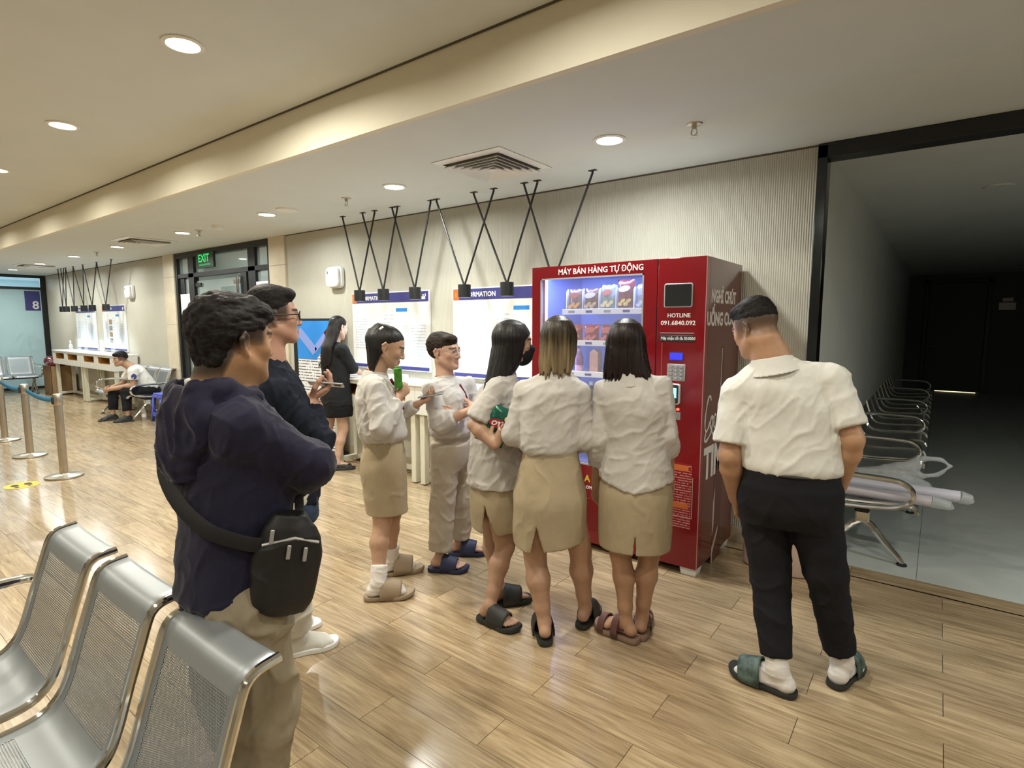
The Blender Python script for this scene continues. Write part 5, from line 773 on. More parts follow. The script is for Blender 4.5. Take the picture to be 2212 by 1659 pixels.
class Person:
    def __init__(p, key, label, skin=(.47, .27, .17), s=1., vox=.005, female=True, build=1.):
        p.k, p.J, p.s, p.vox, p.fem, p.b, p.skin = key, {a: vec(*v) for a, v in PJ[key].items()}, s, vox, female, build, skin; J = p.J
        p.root = thing('person', label, 'person', (J['pe'][0], J['pe'][1], 0)); [J['sh' + q].__setitem__(2, J['sh' + q][2] - .015) for q in 'LR']; p.M = hframe(J['hf']); p.T = frame(J['yaw']); p.hp = {q: J['hp' + q].copy() for q in 'LR'}
    def hipz(p, z):
        for q in 'LR': t = (z - p.J['kn' + q][2]) / max(.05, (p.hp[q][2] - p.J['kn' + q][2])); p.hp[q] = lerp(p.J['kn' + q], p.hp[q], min(t, 1.6)); p.hp[q][2] = z
    def body(p, arm_r=1., leg_r=1., hands={}, feet=True, hairmask=None, hairc=(.012, .010, .010), toes=True, eyes=True, shin=1., nr=1.):
        J, s, b = p.J, p.s, p.b; pts = [J[q] for q in ('hc', 'nk', 'pe', 'shL', 'shR', 'elL', 'elR', 'wrL', 'wrR', 'knL', 'knR', 'anL', 'anR')] + [p.hp['L'], p.hp['R']]
        for q in 'LR':
            pts.append(J['an' + q] + J['ft' + q] * .2 - vec(0, 0, .08)); h = hands.get(q, {}); pts.append(J['wr' + q] + unit(h.get('d', J['wr' + q] - J['el' + q])) * .17)
        lo, hi = bounds(pts, .15); lo[2] = max(lo[2], -.02); f = Fld(lo, hi, p.vox); add_head(f, J['hc'], p.M, s, p.fem); nr = (.050 if p.fem else .060) * s * nr
        f.cone(J['hc'] - p.M[2] * .055 * s - p.M[1] * .022 * s, J['nk'], nr, nr * 1.08, .025); c = J['ch']
        f.cone(J['nk'], lerp(J['nk'], c, .6), nr, .075 * b, .04); f.path([lerp(J['nk'], c, .6), c, J['wa'], J['pe']], [.075 * b, .085 * b, .08 * b, .085 * b], .03)
        for q in 'LR':
            f.cone(lerp(J['nk'], c, .25), J['sh' + q], .045 * b, .040 * b, .03); add_arm(f, J['sh' + q], J['el' + q], J['wr' + q], tuple(x * arm_r * s for x in ((.043, .034, .037, .0235) if p.fem else (.050, .040, .043, .029))))
            h = dict(hands.get(q, {})); d = unit(h.pop('d', J['wr' + q] - J['el' + q])); n = h.pop('n', None)
            n = (c - J['wr' + q]) * vec(1, 1, 0) if n is None else n; add_hand(f, J['wr' + q], d, n, 1 if q == 'R' else -1, s * h.pop('size', .95 if p.fem else 1.04), **h)
            back = -unit(J['ft' + q] * vec(1, 1, 0)); r = (.074, .050, .053 * shin, .031) if p.fem else (.078, .054, .055 * shin, .034); f.cone(J['pe'], p.hp[q], .08 * b, .07, .03)
            add_leg(f, p.hp[q], J['kn' + q], J['an' + q], back, tuple(x * leg_r * s for x in r))
            if feet: add_foot(f, J['an' + q] + vec(0, 0, p.lift), J['ft' + q], toes, s * (.95 if p.fem else 1.04), left=(q == 'L'))
        V, Q = f.mesh(); col = np.tile(np.array(p.skin), (len(V), 1)); col *= (1 + .06 * fbm(V * 9, 2))[:, None]; head_col(V, col, J['hc'], p.M, s, hairmask, hairc=hairc, lips=tuple(np.array(p.skin) * ((.95, .50, .52) if p.fem else (.85, .6, .6))))
        p.bo = skin_object('body', V, Q, M_SKIN, p.root, col)
        if eyes:
            for q in (-1, 1):
                c = J['hc'] + s * (p.M[0] * q * .031 + p.M[1] * .0785 + p.M[2] * .008); m = MB().lathe([(max(1e-4, .0125 * math.sin(math.pi * i / 12)), -.0125 * math.cos(math.pi * i / 12)) for i in range(13)], (0, 0, 0), 16, False)
                A = np.array(m.v) * s; W_ = np.stack([A[:, 0], A[:, 2], A[:, 1]], 1) @ p.M + c; cl = np.tile(np.array((.62, .60, .57)), (len(W_), 1)); cl[A[:, 2] > .0098 * s] = (.03, .018, .012); F = np.array([q4 for q4 in m.f if len(q4) == 4])
                skin_object('eye', W_, F, M_EYE, p.root, cl)
        return p
    lift = 0.
    def rows(p, spec, yaw=None):
        """spec rows (joint position 0 pelvis .. 1 waist .. 2 chest .. 3 neck, half width, front, back) -> stack rows along z"""
        J, M_ = p.J, p.T if yaw is None else frame(yaw); o = J['pe']; K = [J['pe'], J['wa'], J['ch'], J['nk']]; out = []
        for q, a, fb, bb in spec:
            i = int(min(2, max(0, math.floor(q)))); c = lerp(K[i], K[i + 1], q - i) - o; out.append((c[2], c @ M_[0], c @ M_[1], a, fb, bb))
        return o, M_, out
    def sleeve(p, f, q, end, r, k=.015, puff=0.):
        J = p.J; sh, el, wr = J['sh' + q], J['el' + q], J['wr' + q]
        if end <= 1: f.cone(sh, lerp(sh, el, end), r[0], r[1], k, cap=True); return
        f.cone(sh, el, r[0], r[1], k); m = lerp(el, wr, (end - 1) * .5); f.cone(el, m, r[1], (r[1] + r[2]) / 2 + puff, .02); f.cone(m, lerp(el, wr, end - 1), (r[1] + r[2]) / 2 + puff, r[2], .01, cap=True)
    def top(p, name, spec, material, sleeves, vox=.007, yoke=.05, amp=.005, seed=0, extra=None, fd=(0, 0, 1), along=6., across=15., col=None, yaw=None, n=2.4, neck=.0, hem=None, rel=1):
        J = p.J; o, M_, R_ = p.rows(spec, yaw); pts = [J[q] for q in ('nk', 'pe', 'shL', 'shR', 'elL', 'elR', 'wrL', 'wrR')]; lo, hi = bounds(pts, .24); f = Fld(lo, hi, vox); f.stack(o, M_, R_, n, .01)
        for q in 'LR':
            if yoke: f.cone(J['nk'] + vec(0, 0, -.035) + (J['sh' + q] - J['nk']) * .15, J['sh' + q], yoke * 1.05, sleeves[q][1][0] if q in sleeves else yoke, .05)
            if q in sleeves: p.sleeve(f, q, *sleeves[q])
        if neck: f.cone(J['nk'] + vec(0, 0, .02), J['hc'] - p.M[2] * .02, neck, neck, .01, '-')
        if hem: f.func(f.lo, f.lo + f.v * f.n, lambda X, Y, Z: hem(X, Y) - Z, .004)
        if extra: extra(f)
        V, Q = f.mesh(); V = relax(V, Q, 2); N_ = mnormals(V, Q); V = folds(V, N_, amp, fd, along, across, seed); V = folds(V, N_, amp * .5, (.4, .3, .8), 9., 26., seed + 5); return skin_object(name, V, Q, material, p.root, col(V) if col else None)
    def collar(p, material, r=.064, top=.034, fall=.045, flare=.030, opening=0., name='collar', inner=None, back=.010):
        J = p.J; A = unit(J['hc'] - p.M[2] * .06 - p.M[1] * .025 - J['nk']); A = unit(A * .75 + vec(0, 0, .5)); F = unit(p.T[1] - A * (p.T[1] @ A)); M_ = np.array([np.cross(F, A), F, A]); c = J['nk'] + vec(0, 0, -.012) - F * .004; f = Fld(c - .17, c + .17, .0042)
        f.stack(c, M_, [(-fall, 0, -back, r + flare, r + flare * .8, r + flare * .9), (-fall * .3, 0, -back * .5, r + flare * .6, r + flare * .55, r + flare * .55), (top * .7, 0, 0, r + .007, r + .006, r + .008), (top, 0, 0, r + .001, r, r + .002)], 2.0, .003); f.cone(c - A * .12, c + A * .12, r - .005, r - .005, .004, '-')
        if opening: f.func(f.lo, f.lo + f.v * f.n, lambda X, Y, Z: -np.maximum(np.abs((X - c[0]) * M_[0][0] + (Y - c[1]) * M_[0][1] + (Z - c[2]) * M_[0][2]) - opening * (.4 + 6 * np.clip((X - c[0]) * 0 + (Z - c[2]) + .05, 0, .1)), -((X - c[0]) * F[0] + (Y - c[1]) * F[1] + (Z - c[2]) * F[2])), .003)
        V, Q = f.mesh(); return skin_object(name, relax(V, Q, 2), Q, material, p.root)
    def trousers(p, material, waist, r, hem, vox=.007, amp=.006, seed=1, top=1.0, n=2.4, name='trousers', hipw=(.17, .11, .12)):
        J = p.J; zw = J['wa'][2] + (top - 1) * .1; lo, hi = bounds([J['wa'], J['pe'], J['knL'], J['knR'], J['anL'], J['anR'], p.hp['L'], p.hp['R']], .22); lo[2] = max(lo[2], .02); hi[2] = zw + .03; f = Fld(lo, hi, vox)
        zp = p.hp['L'][2]; o = J['pe']; d = J['wa'] - o; e = lambda z: ((J['wa'] - o) @ p.T[0] * min(1, max(0, (z - o[2]) / d[2])), d @ p.T[1] * min(1, max(0, (z - o[2]) / d[2])))
        f.stack(o, p.T, [(z - o[2], *e(z), a, fb, bb) for z, a, fb, bb in ((zp - .10, hipw[0] * .80, hipw[1] * .8, hipw[2] * .8), (zp - .02, hipw[0] * .97, hipw[1] * .95, hipw[2]), (zp + .06, *hipw), (zw - .06, waist[0] * 1.04, waist[1] * 1.02, waist[2] * 1.05), (zw, *waist))], n, .03)
        for q in 'LR':
            hp, kn, an = p.hp[q], J['kn' + q], J['an' + q]; e_ = lerp(kn, an, hem[1]); f.cone(hp, kn, r[0], r[1], .03); f.cone(kn, lerp(kn, e_, .5), r[1], (r[1] + r[2]) * .5, .02); f.cone(lerp(kn, e_, .5), e_, (r[1] + r[2]) * .5, r[2], .01, cap=True)
        V, Q = f.mesh(); N_ = mnormals(V, Q); V = folds(V, N_, amp, (.35, .2, .9), 9., 12., seed, np.clip((zp + .15 - V[:, 2]) * 6, .25, 1)); return skin_object(name, V, Q, material, p.root)
    def skirt(p, material, rows, slit=None, vox=.006, amp=.003, seed=3, shell=.011, name='skirt', hem=None):
        """rows (z, dx side, dy front, a, front, back)"""
        J = p.J; o = vec(J['pe'][0], J['pe'][1], 0); zs = [r[0] for r in rows]; A = max(max(r[3:]) for r in rows) + .05; f = Fld((o[0] - A - .06, o[1] - A - .06, min(zs) - .02), (o[0] + A + .06, o[1] + A + .06, max(zs) + .03), vox); f.stack(o, p.T, rows, 2.3, .004)
        f.stack(o, p.T, [(r[0] - .03 * (r[0] == min(zs)), *r[1:]) for r in rows if r[0] < min(zs) + .32], 2.3, .002, '-', shrink=shell)
        if hem: f.func(f.lo, f.lo + f.v * f.n, lambda X, Y, Z: hem((X - o[0]) * p.T[0][0] + (Y - o[1]) * p.T[0][1], (X - o[0]) * p.T[1][0] + (Y - o[1]) * p.T[1][1]) - Z, .003)
        if slit:
            u0, zt, w, dn, side = slit; S, B = (p.T[0], -p.T[1]) if side == 'back' else (p.T[1], p.T[0] * side)
            f.func(f.lo, f.lo + f.v * f.n, lambda X, Y, Z: -np.maximum(np.abs((X - o[0]) * S[0] + (Y - o[1]) * S[1] - u0 - (zt - Z) * dn) - w * (zt - Z), .02 - ((X - o[0]) * B[0] + (Y - o[1]) * B[1])), .002)
        V, Q = f.mesh(); V = folds(V, mnormals(V, Q), amp, (0, 0, 1), 3., 11., seed); return skin_object(name, relax(V, Q, 1), Q, material, p.root)
    def hair(p, fn, color, name='hair', vox=.005, amp=.003, freq=16., material=None, jag=0., colfn=None, pad=.2, down=.3, tous=0., seed=0):
        J = p.J; c, s, M_ = J['hc'], p.s, p.M; f = Fld(c - vec(pad, pad, down), c + vec(pad, pad, .17), vox); L = lambda x, y, z: c + s * (M_[0] * x + M_[1] * y + M_[2] * z); fn(f, L, M_, s); V, Q = f.mesh(); N_ = mnormals(V, Q); q = (V - c)
        ang = np.arctan2(q @ p.M[0], q @ unit(p.M[1] * vec(1, 1, 0))); P = np.stack([ang * freq, q[:, 2] * 5, np.zeros(len(V))], 1); fl = np.clip((.10 - q[:, 2]) / .08, .15, 1)
        V = V + N_ * ((amp * (vnoise(P, seed) + .6 * vnoise(P * vec(2.3, 1.3, 1), seed + 1))) * fl)[:, None]
        if tous: V = V + N_ * (tous * fbm(q @ M_.T * vec(55, 26, 55), seed + 3, 3))[:, None]
        if jag: z0 = V[:, 2].min(); V[:, 2] += jag * np.clip((z0 + .06 - V[:, 2]) / .06, 0, 1) * (vnoise(np.stack([ang * 14, V[:, 0] * 40, V[:, 1] * 40], 1), seed + 5) + .2)
        col = np.tile(np.array(color, float), (len(V), 1))
        if colfn: col = colfn(V, q, col)
        return skin_object(name, V, Q, material or M_HAIR, p.root, col)
    def slide(p, q, sole_m, strap_m, size=1., strap=((.045, .125),), th=.026, name='slipper', heel=False):
        J = p.J; d = unit(J['ft' + q] * vec(1, 1, 0)); t = vec(d[1], -d[0], 0) * (-1 if q == 'L' else 1); g = J['an' + q] * vec(1, 1, 0); L = [(-.075, 0), (-.068, .024), (-.035, .036), (.03, .038), (.09, .050), (.135, .046), (.165, .026), (.178, -.008), (.168, -.034), (.12, -.047), (.06, -.040), (-.03, -.036), (-.066, -.026)]
        m = MB(); Q = smooth_prof(L + [L[0]], 3)[:-1]; sc_ = lambda k, z: [g + (d * a * (1 + k) + t * b * (1 + k * 2.2)) * size + vec(0, 0, z + (.012 * max(0, a - .10) / .07 * (z > 0)) ) for a, b in Q]; rings = [sc_(-.03, 0), sc_(.03, .006), sc_(.04, th * .7), sc_(.01, th), sc_(-.10, th - .004)]; n = len(Q); m.add([v for r in rings for v in r], [(i * n + k, i * n + (k + 1) % n, (i + 1) * n + (k + 1) % n, (i + 1) * n + k) for i in range(4) for k in range(n)] + [tuple(range(n))[::-1], tuple(4 * n + k for k in range(n))]); so = m.build(name, sole_m, p.root, smooth=50)
        for s0, s1 in strap:
            G = []
            for i in range(9):
                a = lerp(s0, s1, i / 8); hh = .100 - .30 * max(0, a - .02); G.append([g + (d * (a + .012 * math.sin(math.pi * j / 16) * (1 if heel is False else 0)) + t * (.046 * math.cos(math.pi * j / 16) * (1 + .05) + .002)) * size + vec(0, 0, th * .5 + max(.02, hh) * math.sin(math.pi * j / 16) ** .7 * size) for j in range(17)])
            o = MB().grid(G).build('strap', strap_m, so, smooth=80, recalc=False); z = o.modifiers.new('thick', 'SOLIDIFY'); z.thickness = .007; z.offset = 1
        if heel: 
            G = [[g + (d * (-.058 * math.sin(math.pi * j / 12) + .02) + t * .036 * math.cos(math.pi * j / 12)) * size + vec(0, 0, .055 + i * .018) for j in range(13)] for i in range(2)]; o = MB().grid(G).build('strap', strap_m, so, smooth=80, recalc=False); z = o.modifiers.new('thick', 'SOLIDIFY'); z.thickness = .005
        return so
    def sock(p, q, h=.09, size=1.0):
        J = p.J; a = J['an' + q] + vec(0, 0, p.lift); f = Fld(a - vec(.25, .25, .10), a + vec(.25, .25, h + .05), .005); add_foot(f, a, J['ft' + q], False, size * (.97 if p.fem else 1.05), r=1.12, left=(q == 'L')); u = unit(J['kn' + q] - a); f.cone(a - u * .01, a + u * h, .041 * size, .046 * size, .02, cap=True); V, Q = f.mesh(); V = folds(V, mnormals(V, Q), .002, (0, 0, 1), 40, 10, 4); return skin_object('sock', V, Q, M_SOCK, p.root)
    def shoe(p, q, upper, sole, size=1.0, h=.0, r=1.25, name='shoe'):
        J = p.J; a = J['an' + q] + vec(0, 0, .012); f = Fld(a - vec(.25, .25, .11), a + vec(.25, .25, .1), .005); add_foot(f, a, J['ft' + q], False, size * 1.04, r=r, left=(q == 'L')); f.plane(a + vec(0, 0, h), (0, 0, 1)); f.plane(vec(0, 0, .012), (0, 0, -1)); V, Q = f.mesh(); o = skin_object(name, relax(V, Q, 2), Q, upper, p.root); J = p.J
        d = unit(J['ft' + q] * vec(1, 1, 0)); t = vec(d[1], -d[0], 0) * (-1 if q == 'L' else 1); g = J['an' + q] * vec(1, 1, 0); L = [(-.078, 0), (-.068, .028), (-.035, .040), (.03, .041), (.09, .052), (.135, .049), (.168, .028), (.182, -.008), (.170, -.036), (.12, -.049), (.06, -.042), (-.03, -.040), (-.068, -.028)]; Qp = smooth_prof(L + [L[0]], 3)[:-1]
        MB().prism([(a_ * size * 1.03, b_ * size * 1.03) for a_, b_ in Qp], g, d, t, (0, 0, .026)).build('sole', sole, o, bevel=.005); return o
def zcut(tab): return lambda y: np.interp(y, [a for a, _ in tab], [b for _, b in tab])
def cap_hair(f, L, M_, s, tab, r=(.0770, .0985, .092), c=(0, -.012, .047), extra=(), k=.012, c0=None):
    f.ell(L(*c), s * vec(*r), M_, .01)
    for e in extra: f.ell(L(*e[0]), s * vec(*e[1]), M_, .03)
    z_ = zcut(tab); o = L(0, 0, 0)
    def keep(X, Y, Z):
        y = ((X - o[0]) * M_[1][0] + (Y - o[1]) * M_[1][1] + (Z - o[2]) * M_[1][2]) / s; z = ((X - o[0]) * M_[2][0] + (Y - o[1]) * M_[2][1] + (Z - o[2]) * M_[2][2]) / s; x = ((X - o[0]) * M_[0][0] + (Y - o[1]) * M_[0][1] + (Z - o[2]) * M_[0][2]) / s
        return (z_(y) - z + .25 * np.clip(np.abs(x) - .05, 0, 1) * (y > .05)) * s
    f.func(f.lo, f.lo + f.v * f.n, keep, .008)
def face_cut(f, L, M_, s, tab):
    z_ = zcut(tab); o = L(0, 0, 0)
    def keep(X, Y, Z):
        y = ((X - o[0]) * M_[1][0] + (Y - o[1]) * M_[1][1] + (Z - o[2]) * M_[1][2]) / s; z = ((X - o[0]) * M_[2][0] + (Y - o[1]) * M_[2][1] + (Z - o[2]) * M_[2][2]) / s
        return (y - z_(z)) * s
    f.func(f.lo, f.lo + f.v * f.n, keep, .010)
def fade(tab, front=.055, drop=.05, k=.9):        # cropped sides of a haircut, as skin colour
    z_ = zcut(tab); return lambda x, y, z: np.clip((z - z_(y) + drop) / drop, 0, 1) ** .4 * k * (y < front) * np.clip((front - y) / .02, 0, 1)
NEAR_BLACK = (.010, .008, .008)
# --- man in white polo, back turned
p = Person('polo', 'man in white polo shirt and black trousers, seen from behind, hands in pockets', (.46, .26, .155), 1.0, .005, False, 1.05); p.lift = .022; p.hipz(.80)
p.body(1.12, .82, {q: dict(curl=(.3, .3, .3, .3)) for q in 'LR'}, hairmask=fade([(-.12, .034), (-.07, .034), (0, .048), (.06, .055)], .064, .085), toes=False, nr=1.12)
p.hair(lambda f, L, M_, s: cap_hair(f, L, M_, s, [(-.12, .026), (-.07, .028), (-.03, .036), (0, .046), (.05, .052), (.08, .072), (.12, .085)], (.0745, .0965, .094), (0, -.012, .045), extra=[((0, .050, .102), (.054, .048, .032)), ((0, -.02, .10), (.055, .06, .038))]), NEAR_BLACK, amp=.0015, tous=.004, material=M_HAIRS, vox=.004)
sp = [(.85, .188, .125, .130), (1.0, .196, .135, .135), (1.3, .198, .140, .130), (2.0, .192, .135, .130), (2.45, .178, .125, .125), (2.75, .120, .085, .095), (2.95, .070, .065, .070)]
p.top('polo_shirt', sp, M_POLO, {'L': (.80, (.066, .076)), 'R': (.78, (.066, .074))}, yoke=.056, amp=.0034, fd=(.55, -.1, .8), along=4, across=17, seed=11); p.collar(M_POLO, .072, .036, .034, .046)
p.trousers(M_BLACKT, (.182, .128, .128), (.112, .082, .062), (0, .84), hipw=(.198, .125, .140), amp=.004)
for q in 'LR': p.sock(q, .10, 1.05); p.slide(q, M_SLIDEB, M_CAMO, 1.10)
J = p.J; b = MB(); ring = [J['wa'] + p.T[0] * .187 * math.cos(a) + p.T[1] * .133 * math.sin(a) + vec(0, 0, -.022) for a in np.linspace(0, 2 * math.pi, 40, endpoint=False)]
b.tube(ring, .006, 6, closed=True, flat=1).build('belt', M['ink'], p.root)
# --- woman with ombre hair
p = Person('ombre', 'woman with brown to blonde hair from behind, pale shirt and khaki skirt, black slippers', (.45, .265, .175), .97, .005); p.lift = .022; p.hipz(.76)
p.body(1., 1.08, shin=1.03, nr=1.0)
def hair_o(f, L, M_, s):
    c = L(0, 0, 0); f.ell(L(0, -.014, .040), s * vec(.084, .106, .094), M_, .01); f.stack(c, frame(p.J['yaw']), [(-.150, -.012, -.060, .072, .06, .045), (-.10, -.008, -.045, .082, .075, .060), (-.04, -.002, -.03, .086, .08, .075), (.03, 0, -.012, .084, .09, .090), (.10, 0, -.01, .06, .07, .07)], 2.1, .015)
    face_cut(f, L, M_, s, [(-.2, .015), (0, .04), (.05, .085), (.07, .13)])
def ombre(V, q, col):
    h = np.clip((.055 - q[:, 2]) / .16, 0, 1); st = np.clip(h * 1.3 + .35 * vnoise(np.stack([np.arctan2(q[:, 0], q[:, 1]) * 15, q[:, 2] * 4, q[:, 2] * 0], 1), 4) - .1, 0, 1)[:, None]; return col * (1 - st) + np.array((.21, .155, .085)) * st
p.hair(hair_o, (.025, .018, .012), amp=.0045, freq=14, jag=.05, colfn=ombre, seed=3)
sp = [(.78, .118, .09, .10), (.90, .142, .115, .120), (1.05, .150, .120, .120), (1.5, .150, .12, .115), (2.0, .148, .12, .112), (2.45, .140, .105, .105), (2.72, .105, .075, .085), (2.97, .06, .055, .06)]
p.top('shirt', sp, M_SHIRT, {'L': (1.85, (.048, .054, .042), .012, .006), 'R': (1.85, (.050, .056, .042), .012, .010)}, yoke=.044, amp=.0038, along=7, across=20, seed=21, fd=(.6, .3, .5)); p.collar(M_SHIRT, .060, .036, .045, .030)
z0 = .452
p.skirt(M_KHAKI, [(z0, -.008, -.005, .165, .145, .150), (.54, -.004, 0, .176, .150, .155), (.68, 0, 0, .180, .140, .160), (.80, 0, 0, .158, .12, .135), (.93, 0, 0, .132, .10, .108), (.965, 0, 0, .128, .095, .105)], (-.065, .60, .25, .03, 'back'), hem=lambda u, v: z0 + .028 + .18 * np.clip(u - .02, -.1, .2) * .8)
for q in 'LR': p.slide(q, M_SLIDEB, M_SLIDEB, 1.0, ((.004, .108),))
# --- woman with straight dark hair
p = Person('dark', 'woman with straight dark hair from behind, untucked pale shirt, khaki skirt, brown sandals', (.44, .25, .155), .97, .005); p.lift = .024; p.hipz(.76); p.body(1., 1.0)
def hair_d(f, L, M_, s):
    c = L(0, 0, 0); f.ell(L(0, -.014, .040), s * vec(.086, .106, .092), M_, .01); f.stack(c, frame(p.J['yaw']), [(-.150, .010, -.058, .110, .06, .045), (-.10, .006, -.045, .106, .08, .062), (-.04, .002, -.03, .098, .08, .078), (.03, 0, -.012, .088, .09, .092), (.10, 0, -.01, .06, .07, .07)], 2.2, .015)
    face_cut(f, L, M_, s, [(-.2, .01), (0, .035), (.05, .08), (.07, .13)])
p.hair(hair_d, (.014, .008, .008), amp=.0040, freq=17, jag=.045, seed=8)
sp = [(.12, .182, .15, .155), (.5, .166, .13, .135), (.95, .146, .115, .112), (1.3, .150, .118, .112), (2.0, .160, .125, .118), (2.4, .148, .105, .11), (2.7, .105, .075, .09), (2.97, .062, .058, .06)]
wz = p.J['pe'][2]
p.top('shirt', sp, M_SHIRT, {'L': (1.48, (.048, .052, .052), .012, .006), 'R': (1.40, (.048, .050, .054), .012, .004)}, yoke=.044, amp=.0038, along=7, across=20, seed=31, fd=(.7, .2, .35), hem=lambda X, Y: wz + .080 + .02 * np.cos(((X - p.J['pe'][0]) * p.T[0][0] + (Y - p.J['pe'][1]) * p.T[0][1]) * 18) * -1); p.collar(M_SHIRT, .060, .032, .045, .028)
p.skirt(M_KHAKI, [(.482, 0, 0, .168, .145, .150), (.58, 0, 0, .172, .145, .152), (.72, 0, 0, .172, .13, .15), (.85, 0, 0, .150, .11, .12), (.93, 0, 0, .130, .09, .1)], (.01, .62, .045, .0, 'back'))
for q in 'LR': p.slide(q, M_SANDALS, M_SANDAL, .98, ((.02, .055), (.10, .135)), .030, 'sandal', True)
# --- masked woman holding crisps
p = Person('mask', 'woman with long black hair and black face mask hugging a green crisp bag', (.42, .25, .165), .96, .004); p.lift = .022; p.hipz(.72); J = p.J
hn = unit(J['nk'] - J['hc'])
p.body(1.05, 1.0, {'R': dict(d=unit(J['bagB'] - J['wrR'] + vec(0, 0, .03)), n=unit(vec(-.6, .6, .4)), curl=(.75, .8, .85, .9), thumb=(.6, .5)), 'L': dict(curl=(.3, .3, .3, .3))}, nr=1.05)
def hair_m(f, L, M_, s):
    c = L(0, 0, 0); f.ell(L(0, -.014, .036), s * vec(.093, .106, .094), M_, .01); f.stack(c, frame(p.J['hf'] * vec(1, 1, 0)), [(-.30, .03, -.14, .045, .03, .035), (-.24, .02, -.115, .065, .05, .05), (-.15, .01, -.07, .088, .075, .07), (-.06, .002, -.04, .092, .095, .080), (.03, 0, -.012, .094, .095, .092), (.10, 0, -.01, .06, .07, .07)], 2.1, .015)
    face_cut(f, L, M_, s, [(-.3, .070), (-.12, .060), (-.04, .048), (.02, .048), (.045, .066), (.07, .10), (.09, .13)])
p.hair(hair_m, NEAR_BLACK, amp=.003, freq=15, jag=.04, down=.42, seed=4)
f = Fld(J['hc'] - .16, J['hc'] + .16, .004); L = lambda x, y, z: J['hc'] + .96 * (p.M[0] * x + p.M[1] * y + p.M[2] * z); f.ell(L(0, .060, -.056), .96 * vec(.059, .060, .062), p.M, .01); f.cone(L(-.02, .10, -.02), L(.02, .10, -.02), .022, .022, .02)
for q in (-1, 1): f.path([L(q * .055, .06, -.03), L(q * .074, .0, -.005)], [.006, .003], .01); f.path([L(q * .052, .06, -.07), L(q * .074, -.005, -.02)], [.006, .003], .01)
V, Q = f.mesh(); skin_object('face_mask', V, Q, M_MASK, p.root)
sp = [(.20, .156, .140, .150), (.6, .149, .134, .144), (1.0, .140, .122, .130), (1.5, .142, .122, .125), (2.0, .142, .12, .118), (2.45, .130, .10, .105), (2.75, .095, .07, .08), (2.97, .058, .055, .058)]
p.top('shirt', sp, M_SHIRT, {'R': (.88, (.050, .060)), 'L': (1.3, (.050, .052, .05))}, yoke=.044, amp=.0048, along=8, across=20, seed=41, fd=(.5, .5, .5)); p.collar(M_SHIRT, .060, .032, .045, .028)
p.skirt(M_KHAKI, [(.452, 0, 0, .138, .120, .130), (.52, 0, 0, .145, .125, .135), (.60, 0, 0, .148, .124, .138), (.71, 0, 0, .140, .118, .130), (.80, 0, 0, .112, .098, .106)], (.075, .61, .22, .05, 'back'))
for q in 'LR': p.slide(q, M_SLIDEB, M_SLIDEB, 1.0, ((.004, .108),))
# --- short haired woman, arms crossed
p = Person('short', 'short haired woman with crossed arms, pale shirt, beige trousers and navy slippers', (.50, .30, .215), .96, .004); p.lift = .022; p.hipz(.74); J = p.J
p.body(1.02, .86, {'R': dict(curl=(.35, .35, .35, .35), n=unit(-J['yaw'] * vec(1, 1, 0)), d=unit(J['shL'] * .5 + J['elL'] * .5 - J['wrR'])), 'L': dict(curl=(.3, .3, .3, .3), n=unit(-J['yaw'] * vec(1, 1, 0)))})
def hair_s(f, L, M_, s):
    cap_hair(f, L, M_, s, [(-.13, -.05), (-.08, -.055), (-.03, -.02), (.0, .035), (.03, .03), (.050, .000), (.060, .004), (.072, .048), (.12, .075)], (.081, .103, .094), (0, -.020, .042), extra=[((0, -.055, .06), (.078, .066, .070)), ((.02, .055, .090), (.052, .042, .026))])
p.hair(hair_s, (.022, .014, .010), amp=.003, freq=18, tous=.005, material=M_HAIRS, vox=.004, seed=6)
sp = [(.80, .120, .095, .10), (.93, .150, .122, .125), (1.1, .158, .130, .130), (1.6, .156, .132, .122), (2.1, .152, .13, .116), (2.5, .138, .105, .105), (2.76, .10, .075, .085), (2.97, .060, .056, .06)]
p.top('shirt', sp, M_SHIRT, {'R': (1.42, (.052, .058, .056), .012, .004), 'L': (1.30, (.050, .052, .052))}, yoke=.045, amp=.0045, along=8, across=20, seed=51, fd=(.5, .4, .5)); p.collar(M_SHIRT, .060, .034, .060, .034, .012); p.collar(M_MAROON, .055, .038, .010, .008, .010, 'inner_collar')
p.trousers(M_KHAKI2, (.128, .100, .105), (.092, .078, .072), (0, .86), hipw=(.158, .115, .130), amp=.004, seed=7)
ring = [J['wa'] + p.T[0] * .132 * math.cos(a) + p.T[1] * .108 * math.sin(a) + vec(0, 0, -.012) for a in np.linspace(0, 2 * math.pi, 36, endpoint=False)]; MB().tube(ring, .011, 6, closed=True, flat=.35).build('belt', M['ink'], p.root)
F, S = p.T[1], p.T[0]; ch = lerp(J['ch'], J['nk'], .15)
MB().tube([lerp(J['nk'], J['ch'], .25) + F * .088, lerp(J['nk'], J['ch'], .6) + F * .118, J['ch'] + F * .136, lerp(J['ch'], J['wa'], .35) + F * .138], .010, 8, flat=.5).build('button_placket', M_MAROON, p.root); MB().obox(ch + F * .135 - S * .075 + vec(0, 0, .02), (.045, .012, .012), p.T).build('name_badge', M['silver'], p.root, bevel=.003)
for q in 'LR': so = p.slide(q, M_SLIDEN, M_SLIDEN, 1.0, ((.008, .106),))
G = J['hc'] + .96 * p.M[2] * .010
